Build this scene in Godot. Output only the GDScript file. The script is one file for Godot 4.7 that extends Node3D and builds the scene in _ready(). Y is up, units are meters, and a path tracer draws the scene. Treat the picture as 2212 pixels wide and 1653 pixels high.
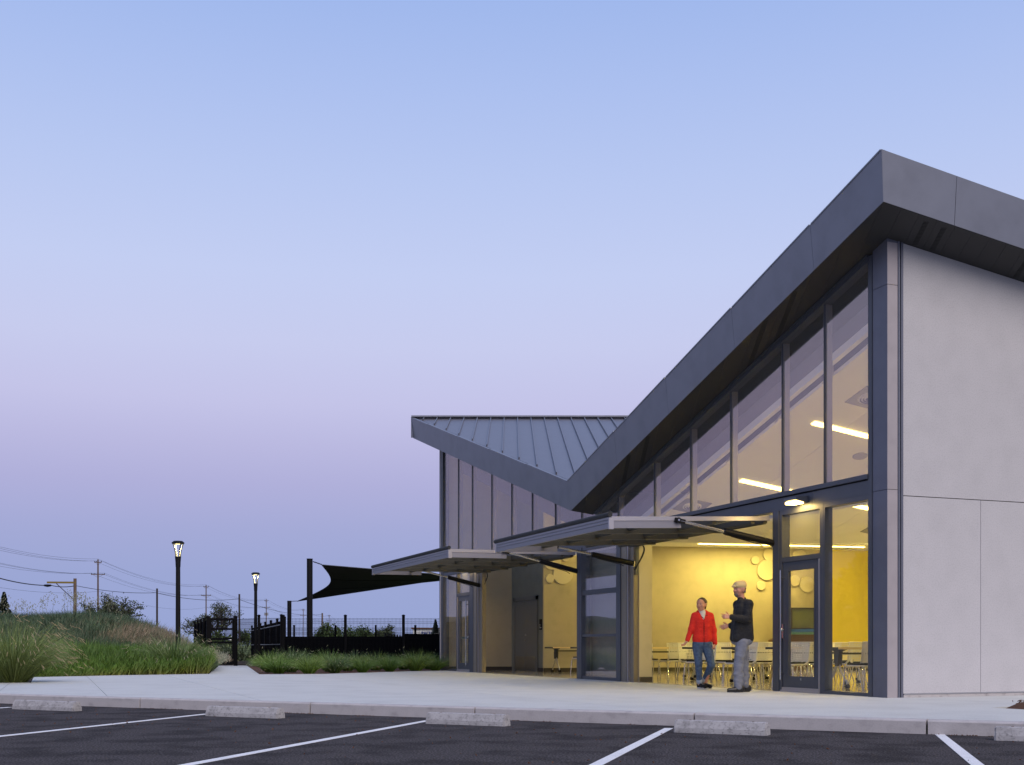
extends Node3D

# ---------------------------------------------------------------- mesh builder
class MB:
	var v := PackedVector3Array()
	var n := PackedVector3Array()
	var c := PackedColorArray()
	var col := Color(1, 1, 1)
	func tri(a: Vector3, b: Vector3, d: Vector3, na: Vector3, nb: Vector3, nd: Vector3) -> void:
		if (b - a).cross(d - a).dot(na + nb + nd) > 0.0:
			v.append(a); v.append(d); v.append(b)
			n.append(na); n.append(nd); n.append(nb)
		else:
			v.append(a); v.append(b); v.append(d)
			n.append(na); n.append(nb); n.append(nd)
		c.append(col); c.append(col); c.append(col)
	func quad(a: Vector3, b: Vector3, d: Vector3, e: Vector3, nn: Vector3) -> void:
		tri(a, b, d, nn, nn, nn)
		tri(a, d, e, nn, nn, nn)
	func face(a: Vector3, b: Vector3, d: Vector3, e: Vector3, away: Vector3) -> void:
		var nn := (d - a).cross(e - b).normalized()
		if nn.dot((a + b + d + e) * 0.25 - away) < 0.0:
			nn = -nn
		quad(a, b, d, e, nn)
	func box(lo: Vector3, hi: Vector3) -> void:
		obox(Transform3D(Basis(), (lo + hi) * 0.5), hi - lo)
	func obox(t: Transform3D, s: Vector3) -> void:
		var h := s * 0.5
		for ax in 3:
			for sg in [-1.0, 1.0]:
				var d := Vector3.ZERO
				d[ax] = sg
				var p := Vector3.ZERO
				var q := Vector3.ZERO
				p[(ax + 1) % 3] = h[(ax + 1) % 3]
				q[(ax + 2) % 3] = h[(ax + 2) % 3]
				var o: Vector3 = d * h[ax]
				quad(t * (o - p - q), t * (o + p - q), t * (o + p + q), t * (o - p + q), (t.basis * d).normalized())
	func bar(a: Vector3, b: Vector3, w: float, h: float, up := Vector3.UP) -> void:
		var f := (b - a)
		var l := f.length()
		f = f / l
		if absf(f.dot(up)) > 0.99:
			up = Vector3.RIGHT
		var x := f.cross(up).normalized()
		var y := x.cross(f).normalized()
		obox(Transform3D(Basis(x, y, f), (a + b) * 0.5), Vector3(w, h, l))
	func tube(path: Array, r: Variant, sides := 8, caps := true) -> void:
		var k := path.size()
		var rings := []
		var up := Vector3.UP
		for i in k:
			var d: Vector3 = (path[mini(i + 1, k - 1)] - path[maxi(i - 1, 0)]).normalized()
			if absf(d.dot(up)) > 0.98:
				up = Vector3.RIGHT if absf(d.x) < 0.9 else Vector3.BACK
			var x := d.cross(up).normalized()
			var y := x.cross(d).normalized()
			up = y
			var rr: float = r[i] if r is Array else r
			var ring := []
			for s in sides:
				var an := TAU * s / sides
				var o := x * cos(an) + y * sin(an)
				ring.append([path[i] + o * rr, o])
			rings.append(ring)
		for i in k - 1:
			for s in sides:
				var a = rings[i][s]
				var b = rings[i][(s + 1) % sides]
				var d = rings[i + 1][(s + 1) % sides]
				var e = rings[i + 1][s]
				tri(a[0], b[0], d[0], a[1], b[1], d[1])
				tri(a[0], d[0], e[0], a[1], d[1], e[1])
		if caps:
			for e in [0, k - 1]:
				var d: Vector3 = (path[0] - path[1]).normalized() if e == 0 else (path[k - 1] - path[k - 2]).normalized()
				for s in sides:
					tri(path[e], rings[e][s][0], rings[e][(s + 1) % sides][0], d, d, d)
	func lathe(at: Vector3, prof: Array, sides := 16) -> void:   # prof: [radius, height]
		for i in prof.size() - 1:
			var p: Vector2 = Vector2(prof[i][0], prof[i][1])
			var q: Vector2 = Vector2(prof[i + 1][0], prof[i + 1][1])
			var t := q - p
			var nn := Vector2(t.y, -t.x).normalized()
			for s in sides:
				var a0 := TAU * s / sides
				var a1 := TAU * (s + 1) / sides
				var d0 := Vector3(cos(a0), 0, sin(a0))
				var d1 := Vector3(cos(a1), 0, sin(a1))
				var n0 := d0 * nn.x + Vector3.UP * nn.y
				var n1 := d1 * nn.x + Vector3.UP * nn.y
				tri(at + d0 * p.x + Vector3.UP * p.y, at + d1 * p.x + Vector3.UP * p.y, at + d1 * q.x + Vector3.UP * q.y, n0, n1, n1)
				tri(at + d0 * p.x + Vector3.UP * p.y, at + d1 * q.x + Vector3.UP * q.y, at + d0 * q.x + Vector3.UP * q.y, n0, n1, n0)
	# polygon (u,v) extruded between w0 and w1 along W
	func prism(poly: PackedVector2Array, o: Vector3, u: Vector3, vv: Vector3, w: Vector3, w0: float, w1: float) -> void:
		var idx := Geometry2D.triangulate_polygon(poly)
		for e in [[w0, -w], [w1, w]]:
			var nn: Vector3 = e[1].normalized()
			for i in range(0, idx.size(), 3):
				var p := []
				for k in 3:
					var q := poly[idx[i + k]]
					p.append(o + u * q.x + vv * q.y + w * e[0])
				tri(p[0], p[1], p[2], nn, nn, nn)
		var cc := not Geometry2D.is_polygon_clockwise(poly)
		for i in poly.size():
			var a := poly[i]
			var b := poly[(i + 1) % poly.size()]
			var d := b - a
			var m := Vector2(d.y, -d.x) if cc else Vector2(-d.y, d.x)
			var nn := (u * m.x + vv * m.y).normalized()
			quad(o + u * a.x + vv * a.y + w * w0, o + u * b.x + vv * b.y + w * w0, o + u * b.x + vv * b.y + w * w1, o + u * a.x + vv * a.y + w * w1, nn)
	# plan polygon (x,z) laid on the plane y = c + gx*x + gz*z, thickness th downwards
	func slab(poly: PackedVector2Array, cc: float, gx: float, gz: float, th: float) -> void:
		var idx := Geometry2D.triangulate_polygon(poly)
		var up := Vector3(-gx, 1, -gz).normalized()
		for e in [[0.0, up], [-th, -up]]:
			for i in range(0, idx.size(), 3):
				var p := []
				for k in 3:
					var q := poly[idx[i + k]]
					p.append(Vector3(q.x, cc + gx * q.x + gz * q.y + e[0], q.y))
				tri(p[0], p[1], p[2], e[1], e[1], e[1])
		var ccw := not Geometry2D.is_polygon_clockwise(poly)
		for i in poly.size():
			var a := poly[i]
			var b := poly[(i + 1) % poly.size()]
			var d := b - a
			var m := Vector2(d.y, -d.x) if ccw else Vector2(-d.y, d.x)
			var ya := cc + gx * a.x + gz * a.y
			var yb := cc + gx * b.x + gz * b.y
			quad(Vector3(a.x, ya, a.y), Vector3(b.x, yb, b.y), Vector3(b.x, yb - th, b.y), Vector3(a.x, ya - th, a.y), Vector3(m.x, 0, m.y).normalized())
	func ball(at: Vector3, r: Vector3, seg := 10) -> void:
		for i in seg:
			for j in seg * 2:
				var p := []
				for k in [[0, 0], [1, 0], [1, 1], [0, 1]]:
					var th: float = PI * (i + k[0]) / seg
					var ph: float = PI * (j + k[1]) / seg
					p.append(Vector3(sin(th) * cos(ph), cos(th), sin(th) * sin(ph)))
				tri(at + p[0] * r, at + p[1] * r, at + p[2] * r, p[0], p[1], p[2])
				tri(at + p[0] * r, at + p[2] * r, at + p[3] * r, p[0], p[2], p[3])
	func grid(pts: Array, double := false) -> void:   # rows of points, smooth normals
		var r := pts.size()
		var k: int = pts[0].size()
		var nn := []
		for i in r:
			var row := []
			for j in k:
				var a: Vector3 = pts[mini(i + 1, r - 1)][j] - pts[maxi(i - 1, 0)][j]
				var b: Vector3 = pts[i][mini(j + 1, k - 1)] - pts[i][maxi(j - 1, 0)]
				row.append(a.cross(b).normalized())
			nn.append(row)
		for i in r - 1:
			for j in k - 1:
				tri(pts[i][j], pts[i + 1][j], pts[i + 1][j + 1], nn[i][j], nn[i + 1][j], nn[i + 1][j + 1])
				tri(pts[i][j], pts[i + 1][j + 1], pts[i][j + 1], nn[i][j], nn[i + 1][j + 1], nn[i][j + 1])
	func mesh() -> ArrayMesh:
		var a := []
		a.resize(Mesh.ARRAY_MAX)
		a[Mesh.ARRAY_VERTEX] = v
		a[Mesh.ARRAY_NORMAL] = n
		a[Mesh.ARRAY_COLOR] = c
		var m := ArrayMesh.new()
		m.add_surface_from_arrays(Mesh.PRIMITIVE_TRIANGLES, a)
		return m

var M := {}
var taken := {}
var rng := RandomNumberGenerator.new()
const SKEW := Vector2(0.3604, -0.9328)      # plan direction of the roof valley and ridges
const FALL := Vector2(0.9328, 0.3604)       # plan direction of the roof seams

func numbered(called: String) -> String:
	taken[called] = taken.get(called, -1) + 1
	return called if taken[called] == 0 else "%s_%03d" % [called, taken[called]]

func add(o: Node3D, called: String, parent: Node = null) -> Node3D:
	if parent == null:
		o.name = numbered(called)
		add_child(o)
	else:
		var key := str(parent.get_instance_id()) + called
		taken[key] = taken.get(key, -1) + 1
		o.name = called if taken[key] == 0 else "%s_%03d" % [called, taken[key]]
		parent.add_child(o, true)
	return o

func obj(called: String, mb: MB, m: Material, parent: Node = null) -> MeshInstance3D:
	var o := MeshInstance3D.new()
	o.mesh = mb.mesh()
	o.material_override = m
	add(o, called, parent)
	return o

func tag(o: Node, label: String, category := "", group := "", kind := "") -> Node:
	if label: o.set_meta("label", label)
	if category: o.set_meta("category", category)
	if group: o.set_meta("group", group)
	if kind: o.set_meta("kind", kind)
	return o

func thing(called: String, label: String, category: String, at := Vector3.ZERO, turn := 0.0, group := "") -> Node3D:
	var o := Node3D.new()
	add(o, called)
	o.position = at
	o.rotation.y = turn
	tag(o, label, category, group)
	return o

func dup(src: Node3D, called: String, label: String, at: Vector3, turn := 0.0, s := Vector3.ONE) -> Node3D:
	var o: Node3D = src.duplicate()
	o.name = numbered(called)
	add_child(o)
	o.transform = Transform3D(Basis(Vector3.UP, turn).scaled_local(s), at)
	o.set_meta("label", label)
	return o

func struct(o: Node) -> Node:
	o.set_meta("kind", "structure")
	return o

func lin(r: float, g: float, b: float) -> Color:
	return Color(r, g, b).linear_to_srgb()

func mat(called: String, r: float, g: float, b: float, rough := 0.6, metal := 0.0) -> StandardMaterial3D:
	var m := StandardMaterial3D.new()
	m.resource_name = called
	m.albedo_color = lin(r, g, b)
	m.roughness = rough
	m.metallic = metal
	m.cull_mode = BaseMaterial3D.CULL_DISABLED
	M[called] = m
	return m

func noise_tex(freq: float, stops: Array, octaves := 4, sd := 1, size := 512, kind := FastNoiseLite.TYPE_SIMPLEX_SMOOTH) -> NoiseTexture2D:
	var n := FastNoiseLite.new()
	n.noise_type = kind
	n.seed = sd
	n.frequency = freq
	n.fractal_octaves = octaves
	var t := NoiseTexture2D.new()
	t.width = size
	t.height = size
	t.seamless = true
	t.noise = n
	if stops:
		var gr := Gradient.new()
		gr.offsets = PackedFloat32Array(stops.map(func(s): return s[0]))
		gr.colors = PackedColorArray(stops.map(func(s): return lin(s[1], s[1] if s.size() < 3 else s[2], s[1] if s.size() < 4 else s[3])))
		t.color_ramp = gr
	return t

func textured(called: String, base: Color, rough: float, metal: float, tex: Texture2D, metres: float, coarse: Texture2D = null, coarse_metres := 8.0, bump: Texture2D = null, bump_cm := 0.2) -> StandardMaterial3D:
	var m := mat(called, base.r, base.g, base.b, rough, metal)
	m.albedo_texture = tex
	m.uv1_triplanar = true
	m.uv1_world_triplanar = true
	m.uv1_scale = Vector3.ONE / metres
	if coarse:
		m.detail_enabled = true
		m.detail_blend_mode = BaseMaterial3D.BLEND_MODE_MUL
		m.detail_uv_layer = BaseMaterial3D.DETAIL_UV_2
		m.detail_albedo = coarse
		m.uv2_triplanar = true
		m.uv2_world_triplanar = true
		m.uv2_scale = Vector3.ONE / coarse_metres
	if bump:
		m.heightmap_enabled = true
		m.heightmap_texture = bump
		m.heightmap_scale = bump_cm
	return m

func camera_and_light() -> void:
	var cam := Camera3D.new()
	cam.name = "camera"
	cam.projection = Camera3D.PROJECTION_FRUSTUM
	cam.near = 0.1
	cam.far = 9000.0
	cam.size = 0.1 * 1653.0 / 2549.0
	cam.frustum_offset = Vector2(0, 0.1 * 570.5 / 2549.0)
	cam.position = Vector3(14.28, 0.76, 11.47)
	cam.rotation.y = atan2(0.9328, 0.3604)
	add_child(cam)
	cam.current = true
	var env := Environment.new()
	env.background_mode = Environment.BG_SKY
	env.tonemap_mode = Environment.TONE_MAPPER_LINEAR
	env.tonemap_exposure = 1.0
	env.sdfgi_enabled = true
	env.ssao_enabled = true
	env.ssil_enabled = true
	# dusk sky: colour by elevation above the horizon (degrees, sRGB)
	var stops := [[-90, 120, 128, 160], [0, 151, 165, 211], [3.3, 156, 167, 212], [5.5, 164, 170, 214], [7.7, 176, 176, 218], [9.5, 186, 185, 224], [11.5, 196, 196, 232], [14.2, 199, 204, 238], [17.4, 195, 206, 242], [21.4, 184, 200, 241], [25.2, 172, 192, 239], [28.7, 160, 184, 236], [40, 140, 170, 230], [60, 122, 156, 222], [90, 112, 148, 216]]
	var im := Image.create(16, 720, false, Image.FORMAT_RGBF)
	for y in 720:
		var el := 90.0 - (y + 0.5) / 4.0
		for i in stops.size() - 1:
			if el >= stops[i][0] and el <= stops[i + 1][0]:
				var t: float = (el - stops[i][0]) / float(stops[i + 1][0] - stops[i][0])
				var a := Color8(stops[i][1], stops[i][2], stops[i][3]).srgb_to_linear()
				var b := Color8(stops[i + 1][1], stops[i + 1][2], stops[i + 1][3]).srgb_to_linear()
				for x in 16:
					im.set_pixel(x, y, a.lerp(b, t))
	var pm := PanoramaSkyMaterial.new()
	pm.panorama = ImageTexture.create_from_image(im)
	var sky := Sky.new()
	sky.sky_material = pm
	env.sky = sky
	var we := WorldEnvironment.new()
	we.name = "world"
	we.environment = env
	add_child(we)
	var sun := DirectionalLight3D.new()      # wide afterglow low behind the camera's right shoulder
	sun.name = "afterglow"
	sun.light_energy = 0.85
	sun.light_color = Color(1.0, 0.94, 0.88)
	sun.light_angular_distance = 45.0
	sun.shadow_enabled = true
	add_child(sun)
	sun.look_at_from_position(Vector3.ZERO, -Vector3(0.86, 0.8, -0.1))

func materials() -> void:
	var fine := noise_tex(0.09, [[0.0, 0.82], [0.45, 0.97], [0.6, 1.0], [1.0, 1.0]], 5, 3)
	var cloud := noise_tex(0.012, [[0.0, 0.86], [0.5, 0.96], [1.0, 1.0]], 5, 9)
	var streak := noise_tex(0.006, [[0.0, 0.9], [0.5, 0.97], [1.0, 1.0]], 4, 12)
	var grit := noise_tex(0.07, [[0.0, 0.15], [0.36, 0.3], [0.5, 0.44], [0.62, 0.6], [0.78, 1.0], [1.0, 1.0]], 6, 5, 1024)
	var pits := noise_tex(0.11, [[0.0, 0.2], [0.22, 0.4], [0.27, 0.93], [0.6, 1.0], [1.0, 1.0]], 2, 21)
	var bump := noise_tex(0.2, [], 3, 8)
	textured("plaza", Color(0.525, 0.53, 0.505), 0.75, 0, fine, 1.7, cloud, 7.0, bump, 0.08)
	textured("kerb", Color(0.46, 0.43, 0.425), 0.85, 0, fine, 0.9, noise_tex(0.02, [[0, 0.5], [0.4, 0.9], [1, 1.0]], 5, 31), 2.6, bump, 0.2)
	textured("stop", Color(0.40, 0.385, 0.385), 0.9, 0, pits, 2.2, noise_tex(0.02, [[0, 0.4], [0.4, 0.9], [1, 1.0]], 5, 77), 1.9, bump, 0.3)
	textured("asphalt", Color(0.118, 0.106, 0.108), 1.0, 0, grit, 1.9, noise_tex(0.012, [[0, 0.45], [0.38, 0.72], [0.55, 0.95], [1, 1.0]], 5, 41), 5.0, bump, 0.8).metallic_specular = 0.25
	textured("stripe", Color(0.74, 0.74, 0.74), 0.7, 0, noise_tex(0.12, [[0, 0.45], [0.3, 0.9], [0.5, 1.0], [1, 1.0]], 4, 61), 1.3, cloud, 3.0)
	textured("panel", Color(0.49, 0.475, 0.485), 0.85, 0, fine, 1.3, noise_tex(0.011, [[0, 0.92], [0.5, 0.965], [1, 1.0]], 6, 17), 3.4, bump, 0.06)
	textured("soil", Color(0.13, 0.09, 0.063), 0.95, 0, noise_tex(0.15, [[0, 0.2], [0.5, 0.53], [1, 1.0]], 4, 71), 0.8, null, 1.0, bump, 2.0)
	textured("mulch", Color(0.28, 0.13, 0.07), 0.95, 0, noise_tex(0.12, [[0, 0.14], [0.5, 0.5], [1, 1.0]], 4, 72), 0.6, null, 1.0, bump, 3.0)
	textured("field", Color(0.09, 0.11, 0.045), 1.0, 0, noise_tex(0.05, [[0, 0.5], [0.5, 0.75], [1, 1.0]], 4, 73), 6.0, cloud, 50.0).metallic_specular = 0.0
	textured("hill", Color(0.05, 0.062, 0.045), 0.95, 0, noise_tex(0.03, [[0, 0.4], [0.5, 0.7], [1, 1.0]], 5, 74), 160.0)
	textured("floor", Color(0.7, 0.67, 0.6), 0.09, 0, noise_tex(0.03, [[0, 0.82], [0.5, 0.95], [1, 1.0]], 5, 75), 2.0, cloud, 5.0)
	textured("pan", Color(0.185, 0.175, 0.195), 0.38, 0.45, streak, 1.6, noise_tex(0.02, [[0, 0.8], [0.5, 0.93], [1, 1.0]], 4, 81), 1.1)
	textured("fascia", Color(0.215, 0.222, 0.252), 0.4, 0.5, streak, 2.5, cloud, 4.0)
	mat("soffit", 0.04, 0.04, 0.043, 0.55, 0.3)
	textured("frame", Color(0.075, 0.082, 0.1), 0.42, 0.25, streak, 1.4, null)
	textured("column", Color(0.14, 0.145, 0.18), 0.42, 0.3, streak, 2.0, cloud, 3.0)
	textured("column_lit", Color(0.38, 0.34, 0.345), 0.5, 0.2, streak, 2.0, cloud, 3.0)  # same column metal, lightened: the light on its return face is in the colour
	mat("mullion_pale", 0.25, 0.235, 0.25, 0.5)
	mat("black", 0.006, 0.006, 0.007, 0.5).metallic_specular = 0.3
	mat("rubber", 0.02, 0.02, 0.022, 0.8)
	mat("joint", 0.02, 0.02, 0.02, 0.9)
	mat("alu", 0.42, 0.40, 0.42, 0.4, 0.7)
	mat("alu_paint", 0.24, 0.235, 0.27, 0.45, 0.4)
	mat("jamb_warm_reflect", 0.22, 0.19, 0.15, 0.45, 0.3)  # aluminium, with the warm reflection of the room put into its colour
	mat("steel", 0.62, 0.61, 0.6, 0.22, 1.0)
	mat("galv", 0.45, 0.45, 0.45, 0.4, 0.9)
	textured("wall_beige", Color(0.5, 0.44, 0.31), 0.55, 0, cloud, 3.0)
	mat("wall_yellow", 0.9, 0.74, 0.001, 0.55)
	textured("wall_sage", Color(0.24, 0.245, 0.2), 0.55, 0, cloud, 3.0)
	mat("baseboard", 0.05, 0.042, 0.035, 0.6)
	mat("ceiling", 0.85, 0.83, 0.8, 0.8)
	mat("door_grey", 0.17, 0.172, 0.16, 0.45)
	mat("kick", 0.3, 0.28, 0.24, 0.35, 0.8)
	mat("felt", 0.58, 0.52, 0.38, 0.9)
	mat("counter_top", 0.09, 0.2, 0.19, 0.3)
	mat("counter_wood", 0.11, 0.06, 0.025, 0.4)
	mat("hatch", 0.12, 0.13, 0.06, 0.5)
	mat("closure", 0.2, 0.19, 0.215, 0.8)
	mat("purlin", 0.075, 0.072, 0.058, 0.45, 0.3)
	mat("wood_pole", 0.13, 0.085, 0.06, 0.9)
	mat("wood_arm", 0.2, 0.14, 0.035, 0.9)
	mat("dark_pole", 0.04, 0.03, 0.027, 0.9)
	mat("wire", 0.03, 0.03, 0.035, 0.6)
	mat("fence", 0.004, 0.004, 0.005, 0.6).metallic_specular = 0.2
	mat("screen", 0.004, 0.0045, 0.006, 1.0).metallic_specular = 0.05
	mat("sail", 0.1, 0.108, 0.122, 1.0).metallic_specular = 0.1
	mat("gate_red", 0.5, 0.02, 0.02, 0.5)
	mat("chair_shell", 0.8, 0.78, 0.73, 0.45)
	mat("cushion", 0.02, 0.018, 0.016, 0.9)
	mat("table_wood", 0.72, 0.57, 0.32, 0.35)
	mat("leg_grey", 0.05, 0.055, 0.055, 0.5)
	mat("white_wall", 0.7, 0.7, 0.68, 0.7)
	mat("sign_blue", 0.03, 0.06, 0.25, 0.6)
	mat("roof_brown", 0.12, 0.05, 0.03, 0.7)
	mat("bark", 0.05, 0.04, 0.032, 0.95)
	for g in [["leaf_oak", 0.075, 0.098, 0.04], ["leaf_shrub", 0.09, 0.14, 0.04], ["leaf_pine", 0.03, 0.045, 0.03], ["grass", 1.0, 1.0, 1.0]]:
		var m := mat(g[0], g[1], g[2], g[3], 0.6)
		m.vertex_color_use_as_albedo = true
		m.backlight_enabled = true
		m.backlight = Color(0.35, 0.35, 0.35)
	# glass: a clear pane plus the coated second lite of the insulating unit
	var p := mat("glass", 0.75, 0.82, 0.8, 0.0)
	p.transparency = BaseMaterial3D.TRANSPARENCY_ALPHA
	p.albedo_color.a = 0.04
	p.metallic_specular = 0.36
	var one := Image.create(4, 4, false, Image.FORMAT_RGBA8)
	one.fill(Color.WHITE)
	var ct := mat("coating", 0.84, 0.68, 0.66, 0.01, 1.0)
	ct.albedo_texture = ImageTexture.create_from_image(one)
	ct.transparency = BaseMaterial3D.TRANSPARENCY_ALPHA
	ct.albedo_color.a = 0.29
	var c2: StandardMaterial3D = ct.duplicate()      # the clearer glass of the ground floor
	c2.resource_name = "coating_clear"
	c2.albedo_color.a = 0.03
	M["coating_clear"] = c2
	var c3: StandardMaterial3D = ct.duplicate()      # tinted glass of the lifting doors
	c3.resource_name = "coating_door"
	c3.albedo_color = Color(0.7, 0.68, 0.5, 0.4)
	M["coating_door"] = c3
	# lamps
	for l in [["led", 1.0, 0.86, 0.45, 9.0], ["lamp_glow", 1.0, 0.85, 0.5, 14.0], ["post_glow", 1.0, 0.93, 0.62, 1.9]]:
		var m := mat(l[0], 0.9, 0.85, 0.7, 0.5)
		m.emission_enabled = true
		m.emission = Color(l[1], l[2], l[3])
		m.emission_energy_multiplier = l[4]

func v2(a: Array) -> PackedVector2Array:
	var p := PackedVector2Array()
	for i in range(0, a.size(), 2):
		p.append(Vector2(a[i], a[i + 1]))
	return p
# ---------------------------------------------------------------- ground
const KU := Vector2(0.7563, -0.6542)     # along the kerb, to the right
const KN := Vector2(0.6542, 0.7563)      # from the kerb into the car park
func kerb_pt(t: float, off := 0.0) -> Vector2:
	return Vector2(0, 6.84) + KU * t + KN * off

func ground() -> void:
	var m := MB.new()
	var far := 4000.0
	var a := kerb_pt(-far); var b := kerb_pt(far)
	m.slab(PackedVector2Array([a - KN * 0.05, b - KN * 0.05, b - KN * far, a - KN * far]), -0.06, 0, 0, 0.4)
	struct(obj("ground", m, M.field))
	m = MB.new()
	a = kerb_pt(-300); b = kerb_pt(300)
	m.slab(PackedVector2Array([a - KN * 0.03, b - KN * 0.03, b + KN * 300, a + KN * 300]), -0.15, 0, 0, 0.4)
	struct(obj("car_park", m, M.asphalt))
	# concrete slabs of the forecourt, cut along the saw joints
	var outline := v2([-16.55, 20.95, 12.0, -3.65, 12.0, -9.0, 8.0, -0.1, 2.75, 0.62, 2.45, -0.3, 2.2, -14.0, 0.0, -14.0, 0.0, 0.0, -21.83, 0.0, -18.23, 4.5, -18.33, 6.28, -33.6, 4.35, -33.75, 5.45, -19.4, 7.5, -18.65, 10.0, -17.4, 12.0, -12.62, 11.97, -12.85, 12.6, -13.15, 13.5, -15.2, 16.4, -18.2, 19.4])
	var p0 := kerb_pt(-40, -0.16)
	var p1 := kerb_pt(40, -0.16)
	var inside := PackedVector2Array([p0, p1, p1 - KN * 80, p0 - KN * 80])
	var plaza := Node3D.new()
	add(plaza, "plaza")
	struct(plaza)
	var zs := [40.0, 12.37, 10.74, 8.78, 5.0, -20.0]
	for clipped in Geometry2D.intersect_polygons(outline, inside):
		for i in zs.size() - 1:
			var band := v2([-60, zs[i], 30, zs[i], 30, zs[i + 1] , -60, zs[i + 1]])
			if i == 3 or i == 4:     # this joint wandered as it cracked
				band = v2([-60, zs[3], 30, zs[3], 30, 4.5, 2.3, 4.62, 0.85, 4.8, -1.0, 4.9, -2.0, 4.99, -4.5, 5.05, -6.58, 5.07, -8.6, 5.17, -60, 5.2]) if i == 3 else v2([-60, 5.2, -8.6, 5.17, -6.58, 5.07, -4.5, 5.05, -2.0, 4.99, -1.0, 4.9, 0.85, 4.8, 2.3, 4.62, 30, 4.5, 30, -20, -60, -20])
			for piece in Geometry2D.intersect_polygons(clipped, band):
				for cut in Geometry2D.offset_polygon(piece, -0.004 if i < 3 else -0.0038):
					m = MB.new()
					m.slab(cut, 0.0, 0, 0, 0.14)
					obj("slab", m, M.plaza, plaza)
	m = MB.new()
	for clipped in Geometry2D.intersect_polygons(outline, inside):
		m.slab(clipped, -0.03, 0, 0, 0.02)
	obj("joint_bed", m, M.joint, plaza)
	# kerb, one casting per bay
	var kerb := Node3D.new()
	add(kerb, "kerb")
	struct(kerb)
	var ts := [-60.0, -34.0, -24.0, -20.6, -17.4, -14.4, -11.4, -8.4, -5.30, -2.16, 0.41, 3.29, 5.82, 8.7, 11.6, 14.6, 17.6, 30.0, 60.0]
	for i in ts.size() - 1:
		var prof := v2([-0.155, -0.4, 0.02, -0.4, 0.005, -0.02, -0.004, -0.008, -0.018, 0.0, -0.155, 0.0])
		m = MB.new()
		var o := kerb_pt(ts[i] + 0.011)
		m.prism(prof, Vector3(o.x, 0, o.y), Vector3(KN.x, 0, KN.y), Vector3.UP, Vector3(KU.x, 0, KU.y), 0, ts[i + 1] - ts[i] - 0.022)
		obj("kerb_section", m, M.kerb, kerb)
	# wheel stops
	var src: Node3D = null
	var stops := [[-3.93, 11.6, 1.27, -1.0, "leftmost wheel stop, chipped pale concrete beside a white stripe"], [-1.18, 9.2, 1.2, -0.98, "second wheel stop from the left, pitted concrete with a dark streaked top"], [1.27, 7.0, 1.06, -0.995, "middle wheel stop of the five, pale concrete with fine pits"], [3.56, 4.98, 1.0, -0.985, "wheel stop in front of the glass entrance door, second from the right"], [5.62, 2.6, 1.0, -0.72, "rightmost wheel stop, heavily pitted concrete below the blank wall"]]
	for s in stops:
		var at := Vector3(s[0], -0.15, s[1])
		var turn := 0.0
		if src == null:
			src = thing("wheel_stop", s[4], "wheel stop", at, 0, "concrete wheel stops along the kerb")
			m = MB.new()
			var prof := v2([-0.085, 0, 0.085, 0, 0.08, 0.05, 0.045, 0.125, 0.035, 0.132, -0.035, 0.132, -0.045, 0.125, -0.08, 0.05])
			m.prism(prof, Vector3.ZERO, Vector3(0, 0, 1), Vector3.UP, Vector3(1, 0, 0), -0.485, 0.485)
			var p2 := PackedVector2Array()
			for q in prof: p2.append(q * Vector2(0.86, 0.93))
			for e in [-1.0, 1.0]:
				m.prism(p2, Vector3(e * 0.485, 0, 0), Vector3(0, 0, 1), Vector3.UP, Vector3(e, 0, 0), 0.0005, 0.015)
			obj("block", m, M.stop, src)
			for e in [-0.34, 0.34]:
				m = MB.new()
				m.lathe(Vector3(e, 0.131, 0), [[0.014, 0], [0.014, 0.004], [0.0, 0.006]], 10)
				obj("anchor_pin", m, M.wood_pole, src)
			src.transform = Transform3D(Basis(Vector3.UP, atan2(0.6542, 0.7563)).scaled_local(Vector3(s[2], 1, 1)), at)
		else:
			dup(src, "wheel_stop", s[4], at, atan2(0.6542, 0.7563), Vector3(s[2], 1, 1))
	# painted stall lines
	for l in [[-4.9, 12.1, "stripe left of the leftmost wheel stop"], [-2.04, 9.56, "stripe ending at the second wheel stop from the left"], [0.4, 7.2, "stripe ending at the middle wheel stop"], [2.66, 5.1, "short broad stripe ending left of the stop before the door"], [4.49, 2.94, "stripe at the right ending short of the rightmost stop"]]:
		m = MB.new()
		var d := Vector2(0.806, 0.592)
		var q := Vector2(-d.y, d.x) * 0.052
		var s := Vector2(l[0], l[1])
		m.slab(PackedVector2Array([s - q * 0.9 + KN * 0.02, s + q * 0.9 + KN * 0.02, s + d * 6.3 + q, s + d * 6.3 - q]), -0.146, 0, 0, 0.003)
		var o := obj("parking_line", m, M.stripe)
		tag(o, "white painted " + l[2], "parking line", "stall lines on the asphalt")
	# crumbs of bark and leaf on the asphalt, heaped along the kerb foot
	var debris := MB.new()
	rng.seed = 5
	for i in 900:
		var t := rng.randf_range(-9.0, 8.0)
		var off := 0.02 + absf(rng.randfn(0, 0.03)) if i < 620 else rng.randf_range(0.1, 5.0)
		if i < 620 and sin(t * 2.3) + sin(t * 5.1 + 1.0) < 0.3:
			continue
		var p := kerb_pt(t, off)
		var sz := rng.randf_range(0.004, 0.011) * (0.8 if i < 620 else 1.2)
		debris.obox(Transform3D(Basis(Vector3(rng.randf(), rng.randf(), rng.randf()).normalized(), rng.randf() * TAU), Vector3(p.x, -0.146, p.y)), Vector3(sz * 2.0, sz * 0.7, sz))
	tag(obj("bark_crumbs", debris, M.mulch), "reddish bark crumbs scattered along the kerb foot and over the asphalt", "debris", "", "stuff")
	# mulch bed at the right edge
	m = MB.new()
	rng.seed = 6
	var rows := []
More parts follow.
